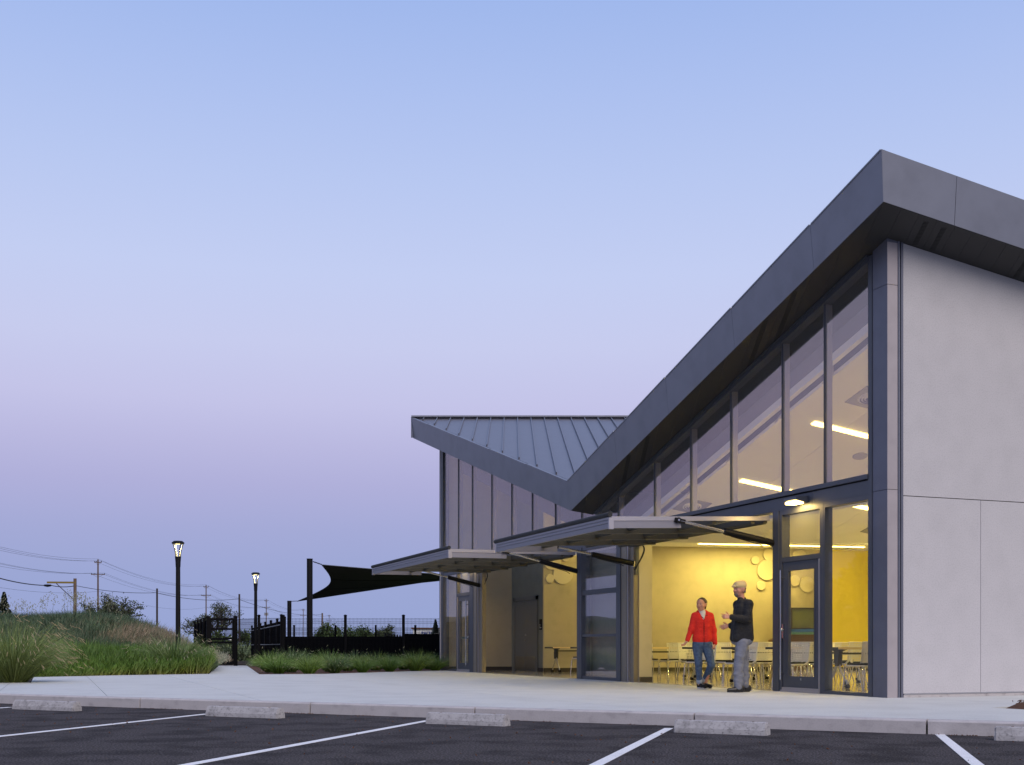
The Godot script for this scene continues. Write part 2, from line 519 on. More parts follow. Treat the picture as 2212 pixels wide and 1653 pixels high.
	for i in 14:
		var row := []
		for j in 18:
			var x := 2.62 + j * 0.16 + (13 - i) * 0.01
			var z := 0.52 - j * 0.02 - i * 0.17
			var edge := minf(minf(i, 13 - i), minf(j, 17 - j))
			row.append(Vector3(x, -0.05 + 0.1 * minf(edge, 1.0) + rng.randf_range(0, 0.03) * minf(edge, 1.0), z))
		rows.append(row)
	m.grid(rows)
	for i in 400:
		var p := Vector3(rng.randf_range(2.75, 5.2), rng.randf_range(0.04, 0.085), 0)
		p.z = 0.38 - (p.x - 2.62) * 0.13 - rng.randf_range(0.0, 0.7)
		m.obox(Transform3D(Basis(Vector3(rng.randf(), rng.randf(), rng.randf()).normalized(), rng.randf() * TAU), p), Vector3(0.035, 0.008, 0.012) * rng.randf_range(0.4, 1.1))
	struct(obj("mulch_bed", m, M.mulch))
	# soil of the bed at the left edge
	m = MB.new()
	m.slab(v2([-12.63, 11.99, -12.87, 12.6, -13.17, 13.5, -15.22, 16.4, -20.0, 18.0, -18.68, 10.05, -17.42, 12.02]), -0.012, 0, 0, 0.03)
	struct(obj("verge", m, M.soil))
	# soil of the planting strip
	m = MB.new()
	m.slab(v2([-18.26, 4.5, -18.36, 6.25, -33.5, 4.33, -32.0, 0.0, -29.0, -8.0, -22.6, -1.0, -21.86, 0.0]), -0.02, 0, 0, 0.03)
	struct(obj("planting_strip", m, M.mulch))

func mound_height(x: float, z: float) -> float:
	# local frame: l to the right, d away, as seen from the car park
	var dx := x - 14.28
	var dz := z - 11.47
	var l := dx * 0.3604 - dz * 0.9328
	var d := -dx * 0.9328 - dz * 0.3604
	var front := 30.2 + smoothstep(-16.0, -9.0, l) * 3.3
	if l < -15.5:
		front = 29.5
	var top := lerpf(1.22, 0.30, smoothstep(-14.6, -10.3, l)) + 0.06 * sin(l * 1.3) + 0.05 * sin(l * 0.6 + d * 0.4)
	if l < -20.0:
		top += 0.25 * smoothstep(20.0, 32.0, -l)
	var up := smoothstep(front + 1.2, front + 8.0, d)
	var down := 1.0 - smoothstep(front + 12.0, front + 26.0, d) * 0.85
	var path := smoothstep(0.1, 1.8, z - 7.55 - (x + 19.4) * 0.143)
	return top * up * down * path

func terrain() -> void:
	var m := MB.new()
	var rows := []
	for i in 45:
		var row := []
		for j in 60:
			var d := 29.0 + i * 0.85
			var l := -58.0 + j * 0.86
			var x := 14.28 + 0.3604 * l - 0.9328 * d
			var z := 11.47 - 0.9328 * l - 0.3604 * d
			row.append(Vector3(x, mound_height(x, z) - 0.05, z))
		rows.append(row)
	m.grid(rows)
	struct(obj("mound", m, M.soil))
	# low hills beyond the town, seen only as reflections in the glazing
	rng.seed = 14
	m = MB.new()
	rows = []
	var nz := FastNoiseLite.new()
	nz.seed = 3
	nz.frequency = 0.8
	for i in 9:
		var row := []
		for j in 121:
			var az := deg_to_rad(-116.0 + j * 0.75)      # bearings left of the view
			var r := 1500.0 + i * 130.0
			var h := (sin(PI * minf(i / 7.0, 1.0) * 0.5)) * (52.0 + 26.0 * nz.get_noise_2d(az * 4.0, i * 0.25) + 10.0 * nz.get_noise_2d(az * 14.0, i * 0.5)) * smoothstep(0.0, 8.0, j) * smoothstep(0.0, 9.0, 120 - j)
			var dirx := sin(az)
			var dirz := -cos(az)
			var fwd := Vector3(-0.9328, 0, -0.3604)
			var rgt := Vector3(0.3604, 0, -0.9328)
			var p := rgt * (dirx * r) + fwd * (-dirz * r)
			row.append(Vector3(p.x, -2.0 + h, p.z))
		rows.append(row)
	m.grid(rows)
	struct(obj("hills", m, M.hill))
# ---------------------------------------------------------------- the hall
const RC := 7.4915   # right roof plane: y = RC + RX x + RZ z
const RX := 0.295
const RZ := 0.14
const LC := 1.555    # left roof plane
const LX := -0.295
const LZ := -0.114
var hall: Node3D
# the end wall of the room: x along it towards the back, y up, z out into the room
const END_WALL := Transform3D(Basis(Vector3(0.1471, 0, -0.9891), Vector3(0, 1, 0), Vector3(0.9891, 0, 0.1471)), Vector3(-18.24, 0, -2.1))

func valley_x(z: float) -> float:
	return -(RC - LC + (RZ - LZ) * z) / (RX - LX)
func soffit_r(x: float, z: float) -> float:
	return 6.82 + RX * x + RZ * z
func soffit_l(x: float, z: float) -> float:
	return 0.895 + LX * x + LZ * z
func head(x: float) -> float:
	return maxf(soffit_r(x, 0), soffit_l(x, 0))

func wall_box(called: String, lo: Vector3, hi: Vector3, m: Material, parent: Node = null) -> MeshInstance3D:
	var b := MB.new()
	b.box(lo, hi)
	return obj(called, b, m, parent if parent else hall)

# four-cornered panel with thickness, facing nn
func plate(b: MB, p: Array, nn: Vector3, th: float) -> void:
	b.quad(p[0], p[1], p[2], p[3], nn)
	b.quad(p[0] - nn * th, p[1] - nn * th, p[2] - nn * th, p[3] - nn * th, -nn)
	var c: Vector3 = (p[0] + p[1] + p[2] + p[3]) * 0.25 - nn * th * 0.5
	for i in 4:
		var q: Vector3 = p[(i + 1) % 4]
		b.face(p[i], q, q - nn * th, p[i] - nn * th, c)

func pane(poly: PackedVector2Array, z: float, parent: Node = null, called := "glass_pane", coat := "coating_clear") -> MeshInstance3D:
	var a := MB.new()
	var idx := Geometry2D.triangulate_polygon(poly)
	for k in [[z, a]]:
		for i in range(0, idx.size(), 3):
			var p := []
			for j in 3:
				p.append(Vector3(poly[idx[i + j]].x, poly[idx[i + j]].y, k[0]))
			k[1].tri(p[0], p[1], p[2], Vector3.BACK, Vector3.BACK, Vector3.BACK)
	var o := obj(called, a, M.glass, parent if parent else hall)
	var b := MB.new()
	for i in range(0, idx.size(), 3):
		var p := []
		for j in 3:
			p.append(Vector3(poly[idx[i + j]].x, poly[idx[i + j]].y, z - 0.016))
		b.tri(p[0], p[1], p[2], Vector3.BACK, Vector3.BACK, Vector3.BACK)
	if parent and parent != hall:
		var mm: ArrayMesh = o.mesh      # third level already: one pane with two lites
		mm.add_surface_from_arrays(Mesh.PRIMITIVE_TRIANGLES, b.mesh().surface_get_arrays(0))
		o.material_override = null
		mm.surface_set_material(0, M.glass)
		mm.surface_set_material(1, M[coat])
	else:
		obj("inner_lite", b, M.coating if parent == null else M[coat], o)
	return o

func rect(x0: float, y0: float, x1: float, y1: float) -> PackedVector2Array:
	return v2([x0, y0, x1, y0, x1, y1, x0, y1])

func strips(poly: PackedVector2Array, origin: Vector2, step: float, gap: float, reach: float) -> Array:
	var out := []
	var t := -reach
	while t < reach:
		var a := origin + SKEW * (t + gap * 0.5) - FALL * 60
		var b := origin + SKEW * (t + step - gap * 0.5) - FALL * 60
		for piece in Geometry2D.intersect_polygons(poly, PackedVector2Array([a, b, b + FALL * 120, a + FALL * 120])):
			out.append([piece, t])
		t += step
	return out

func roof() -> void:
	var ridge := Vector2(-22.98, 0.62)
	# left wing: standing seam pans between ribs
	var lp := PackedVector2Array([Vector2(-22.94, 0.46), Vector2(valley_x(0.46), 0.46), Vector2(valley_x(-14.0), -14.0), Vector2(-17.33, -14.0)])
	var parts := strips(lp, ridge, 0.436, 0.003, 34 * 0.436)
	for s in parts:
		var m := MB.new()
		m.slab(s[0], LC - 0.03, LX, LZ, 0.012)
		obj("roof_pan", m, M.pan, hall)
	for i in range(1, 36):
		var a := ridge + SKEW * 0.436 * i
		var line := PackedVector2Array([a + FALL * 0.05, a + FALL * 30.0])
		for seg in Geometry2D.intersect_polyline_with_polygon(line, lp):
			var p: Vector2 = seg[0]
			var q: Vector2 = seg[seg.size() - 1] - FALL * 0.08
			if (q - p).dot(FALL) < 0.1: continue
			var m := MB.new()
			m.bar(Vector3(p.x, LC + LX * p.x + LZ * p.y + 0.0, p.y), Vector3(q.x, LC + LX * q.x + LZ * q.y + 0.0, q.y), 0.028, 0.06)
			obj("standing_seam", m, M.pan, hall)
	var m := MB.new()      # ridge cap
	var a3 := Vector3(ridge.x, LC + LX * ridge.x + LZ * ridge.y + 0.03, ridge.y)
	var e2 := ridge + SKEW * 15.6
	var b3 := Vector3(e2.x, LC + LX * e2.x + LZ * e2.y + 0.03, e2.y)
	m.bar(a3 + Vector3(0.05, -0.01, 0), b3 + Vector3(0.05, -0.01, 0), 0.2, 0.05)
	obj("ridge_cap", m, M.fascia, hall)
	m = MB.new()
	m.slab(lp, LC - 0.06, LX, LZ, 0.2)
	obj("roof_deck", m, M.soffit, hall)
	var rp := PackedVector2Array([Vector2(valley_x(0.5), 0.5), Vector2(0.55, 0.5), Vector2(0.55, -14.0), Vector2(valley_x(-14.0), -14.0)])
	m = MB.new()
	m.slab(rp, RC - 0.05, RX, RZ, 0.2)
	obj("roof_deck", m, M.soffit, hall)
	for s in strips(rp, ridge, 0.436 * 2, 0.003, 60 * 0.436):
		m = MB.new()
		m.slab(s[0], RC - 0.02, RX, RZ, 0.012)
		obj("roof_pan", m, M.pan, hall)
	# fascia panels along the front, leaning in a little towards the bottom
	var nn := Vector3(0, -0.11, 0.99).normalized()
	for e in [[[-23.0, -21.17, -18.24, -15.53, -12.85, -10.33], false], [[-10.33, -7.9, -5.68, -3.32, -1.04, 0.65], true]]:
		var xs: Array = e[0]
		for i in xs.size() - 1:
			var p := []
			for k in [0, 1]:
				var xt: float = xs[i + k] + (0.0025 if k == 0 else -0.0025)
				var xb := xt
				if is_equal_approx(xs[i + k], -10.33): xb = -10.28
				if is_equal_approx(xs[i + k], 0.65): xb = 0.60
				if is_equal_approx(xs[i + k], -23.0): xb = -22.97
				p.append([Vector3(xt, (RC + RX * xt + RZ * 0.62) if e[1] else (LC + LX * xt + LZ * 0.62), 0.62), Vector3(xb, (soffit_r(xb, 0.55) if e[1] else soffit_l(xb, 0.55)) - 0.015, 0.55)])
			m = MB.new()
			plate(m, [p[0][0], p[1][0], p[1][1], p[0][1]], nn, 0.02)
			obj("fascia_panel", m, M.fascia, hall)
			m = MB.new()
			m.bar(p[0][0] + Vector3(0.02, 0.0, -0.035), p[1][0] + Vector3(-0.02, 0.0, -0.035), 0.085, 0.022)
			obj("coping", m, M.fascia, hall)
	# fascia along the gable side
	var zs := [0.62, -0.71, -2.75, -4.8, -6.85, -8.9, -11.0, -14.0]
	for i in zs.size() - 1:
		var p := []
		for k in [0, 1]:
			var z: float = zs[i + k] + (-0.004 if k == 0 else 0.004)
			var zb: float = z if i + k > 0 else 0.546
			p.append([Vector3(0.65, RC + RX * 0.65 + RZ * z, z), Vector3(0.60, soffit_r(0.60, zb) - 0.015, zb)])
		m = MB.new()
		plate(m, [p[0][0], p[1][0], p[1][1], p[0][1]], Vector3(0.99, -0.08, 0).normalized(), 0.02)
		obj("fascia_panel", m, M.fascia, hall)
	# ridge side of the left wing
	m = MB.new()
	var r0 := Vector3(ridge.x, LC + LX * ridge.x + LZ * ridge.y, ridge.y)
	var r1 := Vector3(e2.x, LC + LX * e2.x + LZ * e2.y, e2.y)
	plate(m, [r0, r1, r1 - Vector3(0, 0.66, 0), r0 - Vector3(0, 0.66, 0)], Vector3(-0.9328, 0, -0.3604), 0.02)
	obj("fascia_panel", m, M.fascia, hall)
	# soffit boards, laid along the fall of the roof
	var sr := PackedVector2Array([Vector2(-10.26, 0.0), Vector2(-10.27, 0.54), Vector2(0.59, 0.54), Vector2(0.59, -14.0), Vector2(0.0, -14.0), Vector2(0.0, 0.0)])
	var n := 0
	for s in strips(sr, Vector2(0, 0), 0.3, 0.003, 21.0):
		m = MB.new()
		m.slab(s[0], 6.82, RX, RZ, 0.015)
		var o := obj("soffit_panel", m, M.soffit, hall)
		n += 1
		var ti := roundi(s[1] / 0.3)
		if posmod(ti, 6) in [1, 2]:      # vented boards with slot rows
			m = MB.new()
			var mid: Vector2 = SKEW * (s[1] + 0.15)
			for seg in Geometry2D.intersect_polyline_with_polygon(PackedVector2Array([mid - FALL * 30, mid + FALL * 30]), s[0]):
				var len2: float = (seg[1] - seg[0]).length()
				var dirn: Vector2 = (seg[1] - seg[0]).normalized()
				for k in int((len2 - 0.1) / 0.03):
					var c2: Vector2 = seg[0] + dirn * (0.05 + k * 0.03)
					m.bar(Vector3(c2.x, soffit_r(c2.x, c2.y) - 0.0155, c2.y) - Vector3(SKEW.x, 0, SKEW.y) * 0.04, Vector3(c2.x, soffit_r(c2.x, c2.y) - 0.0155, c2.y) + Vector3(SKEW.x, 0, SKEW.y) * 0.04, 0.012, 0.004)
			if m.v.size():
				tag(obj("vent_slots", m, M.joint, o), "", "", "", "stuff")
	var sl := PackedVector2Array([Vector2(-22.92, 0.54), Vector2(-10.3, 0.54), Vector2(-10.03, 0.0), Vector2(-21.83, 0.0), Vector2(-16.42, -14.0), Vector2(-17.3, -14.0)])
	for s in strips(sl, Vector2(0, 0), 0.3, 0.006, 25.0):
		m = MB.new()
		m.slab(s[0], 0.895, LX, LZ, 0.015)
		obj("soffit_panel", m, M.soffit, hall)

func shell() -> void:
	var m: MB
	# floor and hidden walls
	m = MB.new()
	m.slab(v2([-21.75, 0.0, -0.05, 0.0, -0.05, -13.9, -16.75, -13.9]), 0.003, 0, 0, 0.2)
	obj("floor", m, M.floor, hall)
	m = MB.new()
	m.prism(v2([-16.5, 0, 0, 0, 0, 4.85, -9.0 + 4.9, 3.6, -16.5, 7.2]), Vector3(0, 0, 0), Vector3.RIGHT, Vector3.UP, Vector3.BACK, -14.0, -13.8)
	obj("rear_wall", m, M.wall_beige, hall)
	m = MB.new()
	var a := Vector3(-21.83, 0, -0.02)
	var b := Vector3(-16.8, 0, -14.0)
	plate(m, [a, b, b + Vector3(0, soffit_l(b.x, b.z), 0), a + Vector3(0, soffit_l(a.x, a.z), 0)], Vector3(-0.9328, 0, -0.3604), 0.15)
	obj("side_wall", m, M.panel, hall)
	# gable wall: three cast panels with open joints
	var lower := 3.0
	for e in [[-0.29, -1.746], [-1.754, -3.9], [-3.908, -6.1], [-6.108, -8.3], [-8.308, -11.0], [-11.008, -14.0]]:
		wall_box("wall_panel", Vector3(-0.1, 0.06, e[1]), Vector3(0, lower, e[0]), M.panel)
	for e in [[-0.29, -6.1], [-6.108, -14.0]]:
		m = MB.new()
		m.prism(v2([e[0], lower + 0.012, e[1], lower + 0.012, e[1], 6.8 + RZ * e[1], e[0], 6.8 + RZ * e[0]]), Vector3.ZERO, Vector3.BACK, Vector3.UP, Vector3.RIGHT, -0.1, 0.0)
		obj("wall_panel", m, M.panel, hall)
	m = MB.new()
	m.prism(v2([-0.12, 0.0, -14.0, 0.0, -14.0, 4.84, -0.12, 6.79]), Vector3.ZERO, Vector3.BACK, Vector3.UP, Vector3.RIGHT, -0.3, -0.11)
	obj("gable_inner_wall", m, M.wall_beige, hall)
	wall_box("wall_footing", Vector3(-0.1, -0.05, -14.0), Vector3(0.012, 0.045, -0.29), M.kerb)
	wall_box("base_flashing", Vector3(-0.1, 0.046, -14.0), Vector3(0.02, 0.058, -0.29), M.galv)
	# corner column with a folded metal skin, three lifts
	for e in [[0.0, 3.085], [3.092, 6.12], [6.127, 6.80]]:
		m = MB.new()
		m.prism(v2([-0.335, 0.0, -0.002, 0.0, -0.002, -0.185, -0.335, -0.185]), Vector3(0, 0, 0), Vector3.RIGHT, Vector3.BACK, Vector3.UP, e[0], e[1])
		obj("column_skin", m, M.column, hall)
		wall_box("column_lit_return", Vector3(-0.0018, e[0], -0.185), Vector3(0.002, e[1] - (0.05 if e[1] > 6.5 else 0.0), -0.001), M.column_lit)  # thin plate carrying the lightened colour of the lit side
	m = MB.new()
	m.tube([Vector3(-0.01, 0, -0.215), Vector3(-0.01, 6.78, -0.215)], 0.022, 10)
	m.box(Vector3(-0.08, 0, -0.285), Vector3(0.008, 6.78, -0.245))
	m.box(Vector3(-0.1, 0, -0.245), Vector3(-0.04, 6.78, -0.19))
	obj("reveal_trim", m, M.column, hall)
	# upper glazing
	var xs := [-21.46, -20.05, -18.76, -17.08, -15.51, -14.04, -12.52, -10.95, -9.02, -7.34, -5.85, -4.39, -2.75, -1.57, -0.42]
	for i in xs.size() - 1:
		var p := PackedVector2Array([Vector2(xs[i], 3.37), Vector2(xs[i + 1], 3.37), Vector2(xs[i + 1], head(xs[i + 1]) - 0.1)])
		if xs[i] < -10.04 and xs[i + 1] > -10.04:
			p.append(Vector2(-10.04, head(-10.04) - 0.1))
		p.append(Vector2(xs[i], head(xs[i]) - 0.1))
		pane(p, -0.03)
		if i > 0:
			m = MB.new()
			m.box(Vector3(xs[i] - 0.016, 3.37, -0.17), Vector3(xs[i] + 0.016, head(xs[i]) - 0.1, -0.05))
			var mu := obj("mullion", m, M.mullion_pale, hall)
			m = MB.new()
			m.box(Vector3(xs[i] - 0.01, 3.37, -0.045), Vector3(xs[i] + 0.01, head(xs[i]) - 0.1, -0.018))
			obj("cap", m, M.frame, mu)
	for e in [[-21.46, -10.04], [-10.04, -0.42]]:
		m = MB.new()
		m.prism(PackedVector2Array([Vector2(e[0], head(e[0]) - 0.11), Vector2(e[1], head(e[1]) - 0.11), Vector2(e[1], head(e[1]) - 0.02), Vector2(e[0], head(e[0]) - 0.02)]), Vector3.ZERO, Vector3.RIGHT, Vector3.UP, Vector3.BACK, -0.15, 0.02)
		m.prism(PackedVector2Array([Vector2(e[0], head(e[0]) - 0.045), Vector2(e[1], head(e[1]) - 0.045), Vector2(e[1], head(e[1]) - 0.02), Vector2(e[0], head(e[0]) - 0.02)]), Vector3.ZERO, Vector3.RIGHT, Vector3.UP, Vector3.BACK, 0.02, 0.05)
		obj("head_frame", m, M.frame, hall)
	# transom band
	var bx := [-21.48, -17.9, -14.5, -11.1, -8.7, -5.2, -1.86, -0.43]
	for i in bx.size() - 1:
		wall_box("band_panel", Vector3(bx[i] + 0.003, 3.07, -0.14), Vector3(bx[i + 1] - 0.003, 3.275, 0.0), M.frame)
	wall_box("sill_rail", Vector3(-21.48, 3.30, -0.16), Vector3(-0.43, 3.37, 0.03), M.frame)
	wall_box("sill_gap", Vector3(-21.48, 3.275, -0.14), Vector3(-0.43, 3.30, -0.02), M.joint)
	wall_box("lintel_lining", Vector3(-21.4, 2.99, -0.4), Vector3(-0.35, 3.05, -0.15), M.ceiling)
	# posts
	for e in [[-21.83, -21.49, 0.0, 7.3], [-0.43, -0.341, 0.0, 6.66]]:
		wall_box("post", Vector3(e[0], e[2], -0.2), Vector3(e[1], e[3], 0.012), M.frame)
	# ---- right-hand entrance
	var ent := Node3D.new()
	add(ent, "entrance_screen", hall)
	m = MB.new()
	m.box(Vector3(-2.98, 0, -0.16), Vector3(-2.80, 3.069, 0.01))
	m.box(Vector3(-2.79, 0, -0.16), Vector3(-2.72, 3.069, 0.0))
	m.box(Vector3(-1.655, 0, -0.16), Vector3(-1.555, 3.069, 0.0))
	m.box(Vector3(-2.72, 2.185, -0.15), Vector3(-1.655, 2.265, -0.002))
	m.box(Vector3(-2.72, 2.985, -0.15), Vector3(-1.655, 3.069, -0.002))
	m.box(Vector3(-1.555, 2.985, -0.15), Vector3(-0.43, 3.069, -0.002))
	m.box(Vector3(-1.555, 0, -0.15), Vector3(-0.43, 0.055, -0.002))
	m.box(Vector3(-1.555, 0.055, -0.15), Vector3(-1.525, 2.985, -0.002))
	obj("frame", m, M.frame, ent)
	pane(rect(-2.72, 2.265, -1.655, 2.985), -0.04, ent)
	pane(rect(-1.525, 0.055, -0.43, 2.985), -0.04, ent)
	swing_door(-2.712, -1.665, 2.18, false)
	# ---- left-hand entrance
	ent = Node3D.new()
	add(ent, "entrance_screen", hall)
	m = MB.new()
	m.box(Vector3(-20.155, 0, -0.16), Vector3(-20.06, 3.069, 0.0))
	m.box(Vector3(-18.89, 0, -0.16), Vector3(-18.58, 3.069, 0.01))
	m.box(Vector3(-20.06, 2.29, -0.15), Vector3(-18.89, 2.385, -0.002))
	m.box(Vector3(-21.49, 3.0, -0.15), Vector3(-20.155, 3.069, -0.002))
	m.box(Vector3(-20.06, 3.0, -0.15), Vector3(-18.89, 3.069, -0.002))
	m.box(Vector3(-21.49, 0, -0.15), Vector3(-20.155, 0.055, -0.002))
	m.box(Vector3(-21.49, 0.055, -0.15), Vector3(-21.46, 3.0, -0.002))
	obj("frame", m, M.frame, ent)
	pane(rect(-21.46, 0.055, -20.155, 3.0), -0.04, ent, "glass_pane", "coating")
	pane(rect(-20.06, 2.385, -18.89, 3.0), -0.04, ent, "glass_pane", "coating")
	swing_door(-20.052, -18.9, 2.285, true)
	# ---- glazed pier between the two big openings
	var pier := Node3D.new()
	add(pier, "glazed_pier", hall)
	m = MB.new()
	for e in [[-11.12, 0, -10.96, 3.069], [-10.95, 0, -10.86, 3.069], [-9.04, 0, -8.97, 3.069], [-8.96, 0, -8.82, 3.069]]:
		m.box(Vector3(e[0], e[1], -0.2), Vector3(e[2], e[3], 0.012 if e[0] > -10.9 and e[0] < -9.0 else 0.02))
	for e in [[0.0, 0.07], [0.985, 1.045], [1.955, 2.065], [3.0, 3.069]]:
		m.box(Vector3(-10.86, e[0], -0.15), Vector3(-9.04, e[1], 0.0))
	obj("frame", m, M.frame, pier)
	for e in [[0.07, 0.985], [1.045, 1.955], [2.065, 3.0]]:
		pane(rect(-10.86, e[0], -9.04, e[1]), -0.03, pier, "glass_pane", "coating")
	wall_box("back_panel", Vector3(-11.0, 0.0, -0.42), Vector3(-8.4, 3.06, -0.32), M.wall_sage, pier)
	wall_box("side_closure", Vector3(-11.1, 0.0, -0.42), Vector3(-11.003, 3.06, -0.202), M.wall_sage, pier)
	wall_box("lining", Vector3(-8.4, 0.0, -0.45), Vector3(-8.24, 3.06, -0.14), M.wall_beige, pier)
	wall_box("baseboard", Vector3(-8.24, 0.0, -0.45), Vector3(-8.22, 0.11, -0.15), M.baseboard, pier)
	# jambs of the lifting doors: channel, black gasket, angle
	for e in [[-18.58, -18.28, -18.14, -17.87], [-8.82, -8.55, -8.48, -8.26]]:
		var j := Node3D.new()
		add(j, "door_jamb", hall)
		wall_box("channel", Vector3(e[0], 0, -0.14), Vector3(e[1], 3.06, 0.0), M.jamb_warm_reflect, j)
		wall_box("gasket", Vector3(e[1], 0, -0.14), Vector3(e[2], 3.06, -0.05), M.rubber, j)
		wall_box("guide_angle", Vector3(e[2], 0, -0.14), Vector3(e[3], 3.06, -0.02), M.jamb_warm_reflect, j)
		wall_box("edge_strip", Vector3(e[2] - 0.004, 0, -0.02), Vector3(e[2] + 0.03, 3.06, 0.022), M.alu, j)
		m = MB.new()
		for k in 6:
			m.ball(Vector3((e[0] + e[1]) * 0.5 + 0.09, 0.3 + k * 0.5, 0.002), Vector3(0.012, 0.012, 0.006), 5)
		obj("bolt_heads", m, M.steel, j)
	wall_box("threshold", Vector3(-17.87, -0.02, -0.1), Vector3(-11.12, 0.006, 0.012), M.kick)
	wall_box("threshold", Vector3(-8.26, -0.02, -0.1), Vector3(-2.98, 0.006, 0.012), M.kick)

func swing_door(x0: float, x1: float, h: float, flip: bool) -> void:
	var d := Node3D.new()
	add(d, "entrance_door", hall)
	var m := MB.new()
	var g0 := x0 + 0.15
	var g1 := x1 - 0.14
	m.box(Vector3(x0, 0.02, -0.07), Vector3(g0, h, -0.015))
	m.box(Vector3(g1, 0.02, -0.07), Vector3(x1, h, -0.015))
	m.box(Vector3(g0, 0.02, -0.07), Vector3(g1, 0.265, -0.015))
	m.box(Vector3(g0, h - 0.15, -0.07), Vector3(g1, h, -0.015))
	for e in [[g0, 0.265, g0 + 0.02, h - 0.15], [g1 - 0.02, 0.265, g1, h - 0.15]]:
		m.box(Vector3(e[0], e[1], -0.06), Vector3(e[2], e[3], -0.008))
	obj("leaf", m, M.frame, d)
	pane(rect(g0 + 0.02, 0.265, g1 - 0.02, h - 0.15), -0.04, d, "glass_pane", "coating" if flip else "coating_clear")
	m = MB.new()
	var hx := x0 + 0.04 if not flip else g1 - 0.03
	m.tube([Vector3(hx, 0.2, 0.06), Vector3(hx, h - 0.13, 0.06)], 0.016, 10)
	for y in [0.3, h - 0.27]:
		m.tube([Vector3(hx, y, -0.015), Vector3(hx, y, 0.06)], 0.011, 8)
	obj("pull_handle", m, M.steel, d)
	m = MB.new()
	var kx := x0 + 0.03 if not flip else x1 - 0.07
	m.obox(Transform3D(Basis(), Vector3(kx, 1.02, 0.0)), Vector3(0.045, 0.24, 0.03))
	m.ball(Vector3(kx, 1.04, 0.03), Vector3(0.018, 0.03, 0.02), 6)
	obj("lock_plate", m, M.steel, d)
	m = MB.new()
	var ex := x1 + 0.003 if not flip else x0 - 0.003
	m.box(Vector3(ex - 0.014, 0.01, -0.05), Vector3(ex + 0.014, h, 0.012))
	obj("edge_hinge", m, M.alu, d)
	m = MB.new()
	m.box(Vector3(x0 - 0.01, 0.0, -0.06), Vector3(x1 + 0.01, 0.03, 0.035))
	m.box(Vector3(x0, 0.03, -0.02), Vector3(x1, 0.075, 0.006))
	obj("door_sweep", m, M.alu, d)
	m = MB.new()
	m.box(Vector3(g0, 1.0, -0.1), Vector3(g1, 1.05, -0.075))
	obj("push_bar", m, M.counter_top, d)
	m = MB.new()
	m.box(Vector3((g0 + g1) * 0.5 - 0.01, 0.2, -0.014), Vector3((g0 + g1) * 0.5 + 0.012, 0.235, -0.008))
	obj("closer_button", m, M.steel, d)

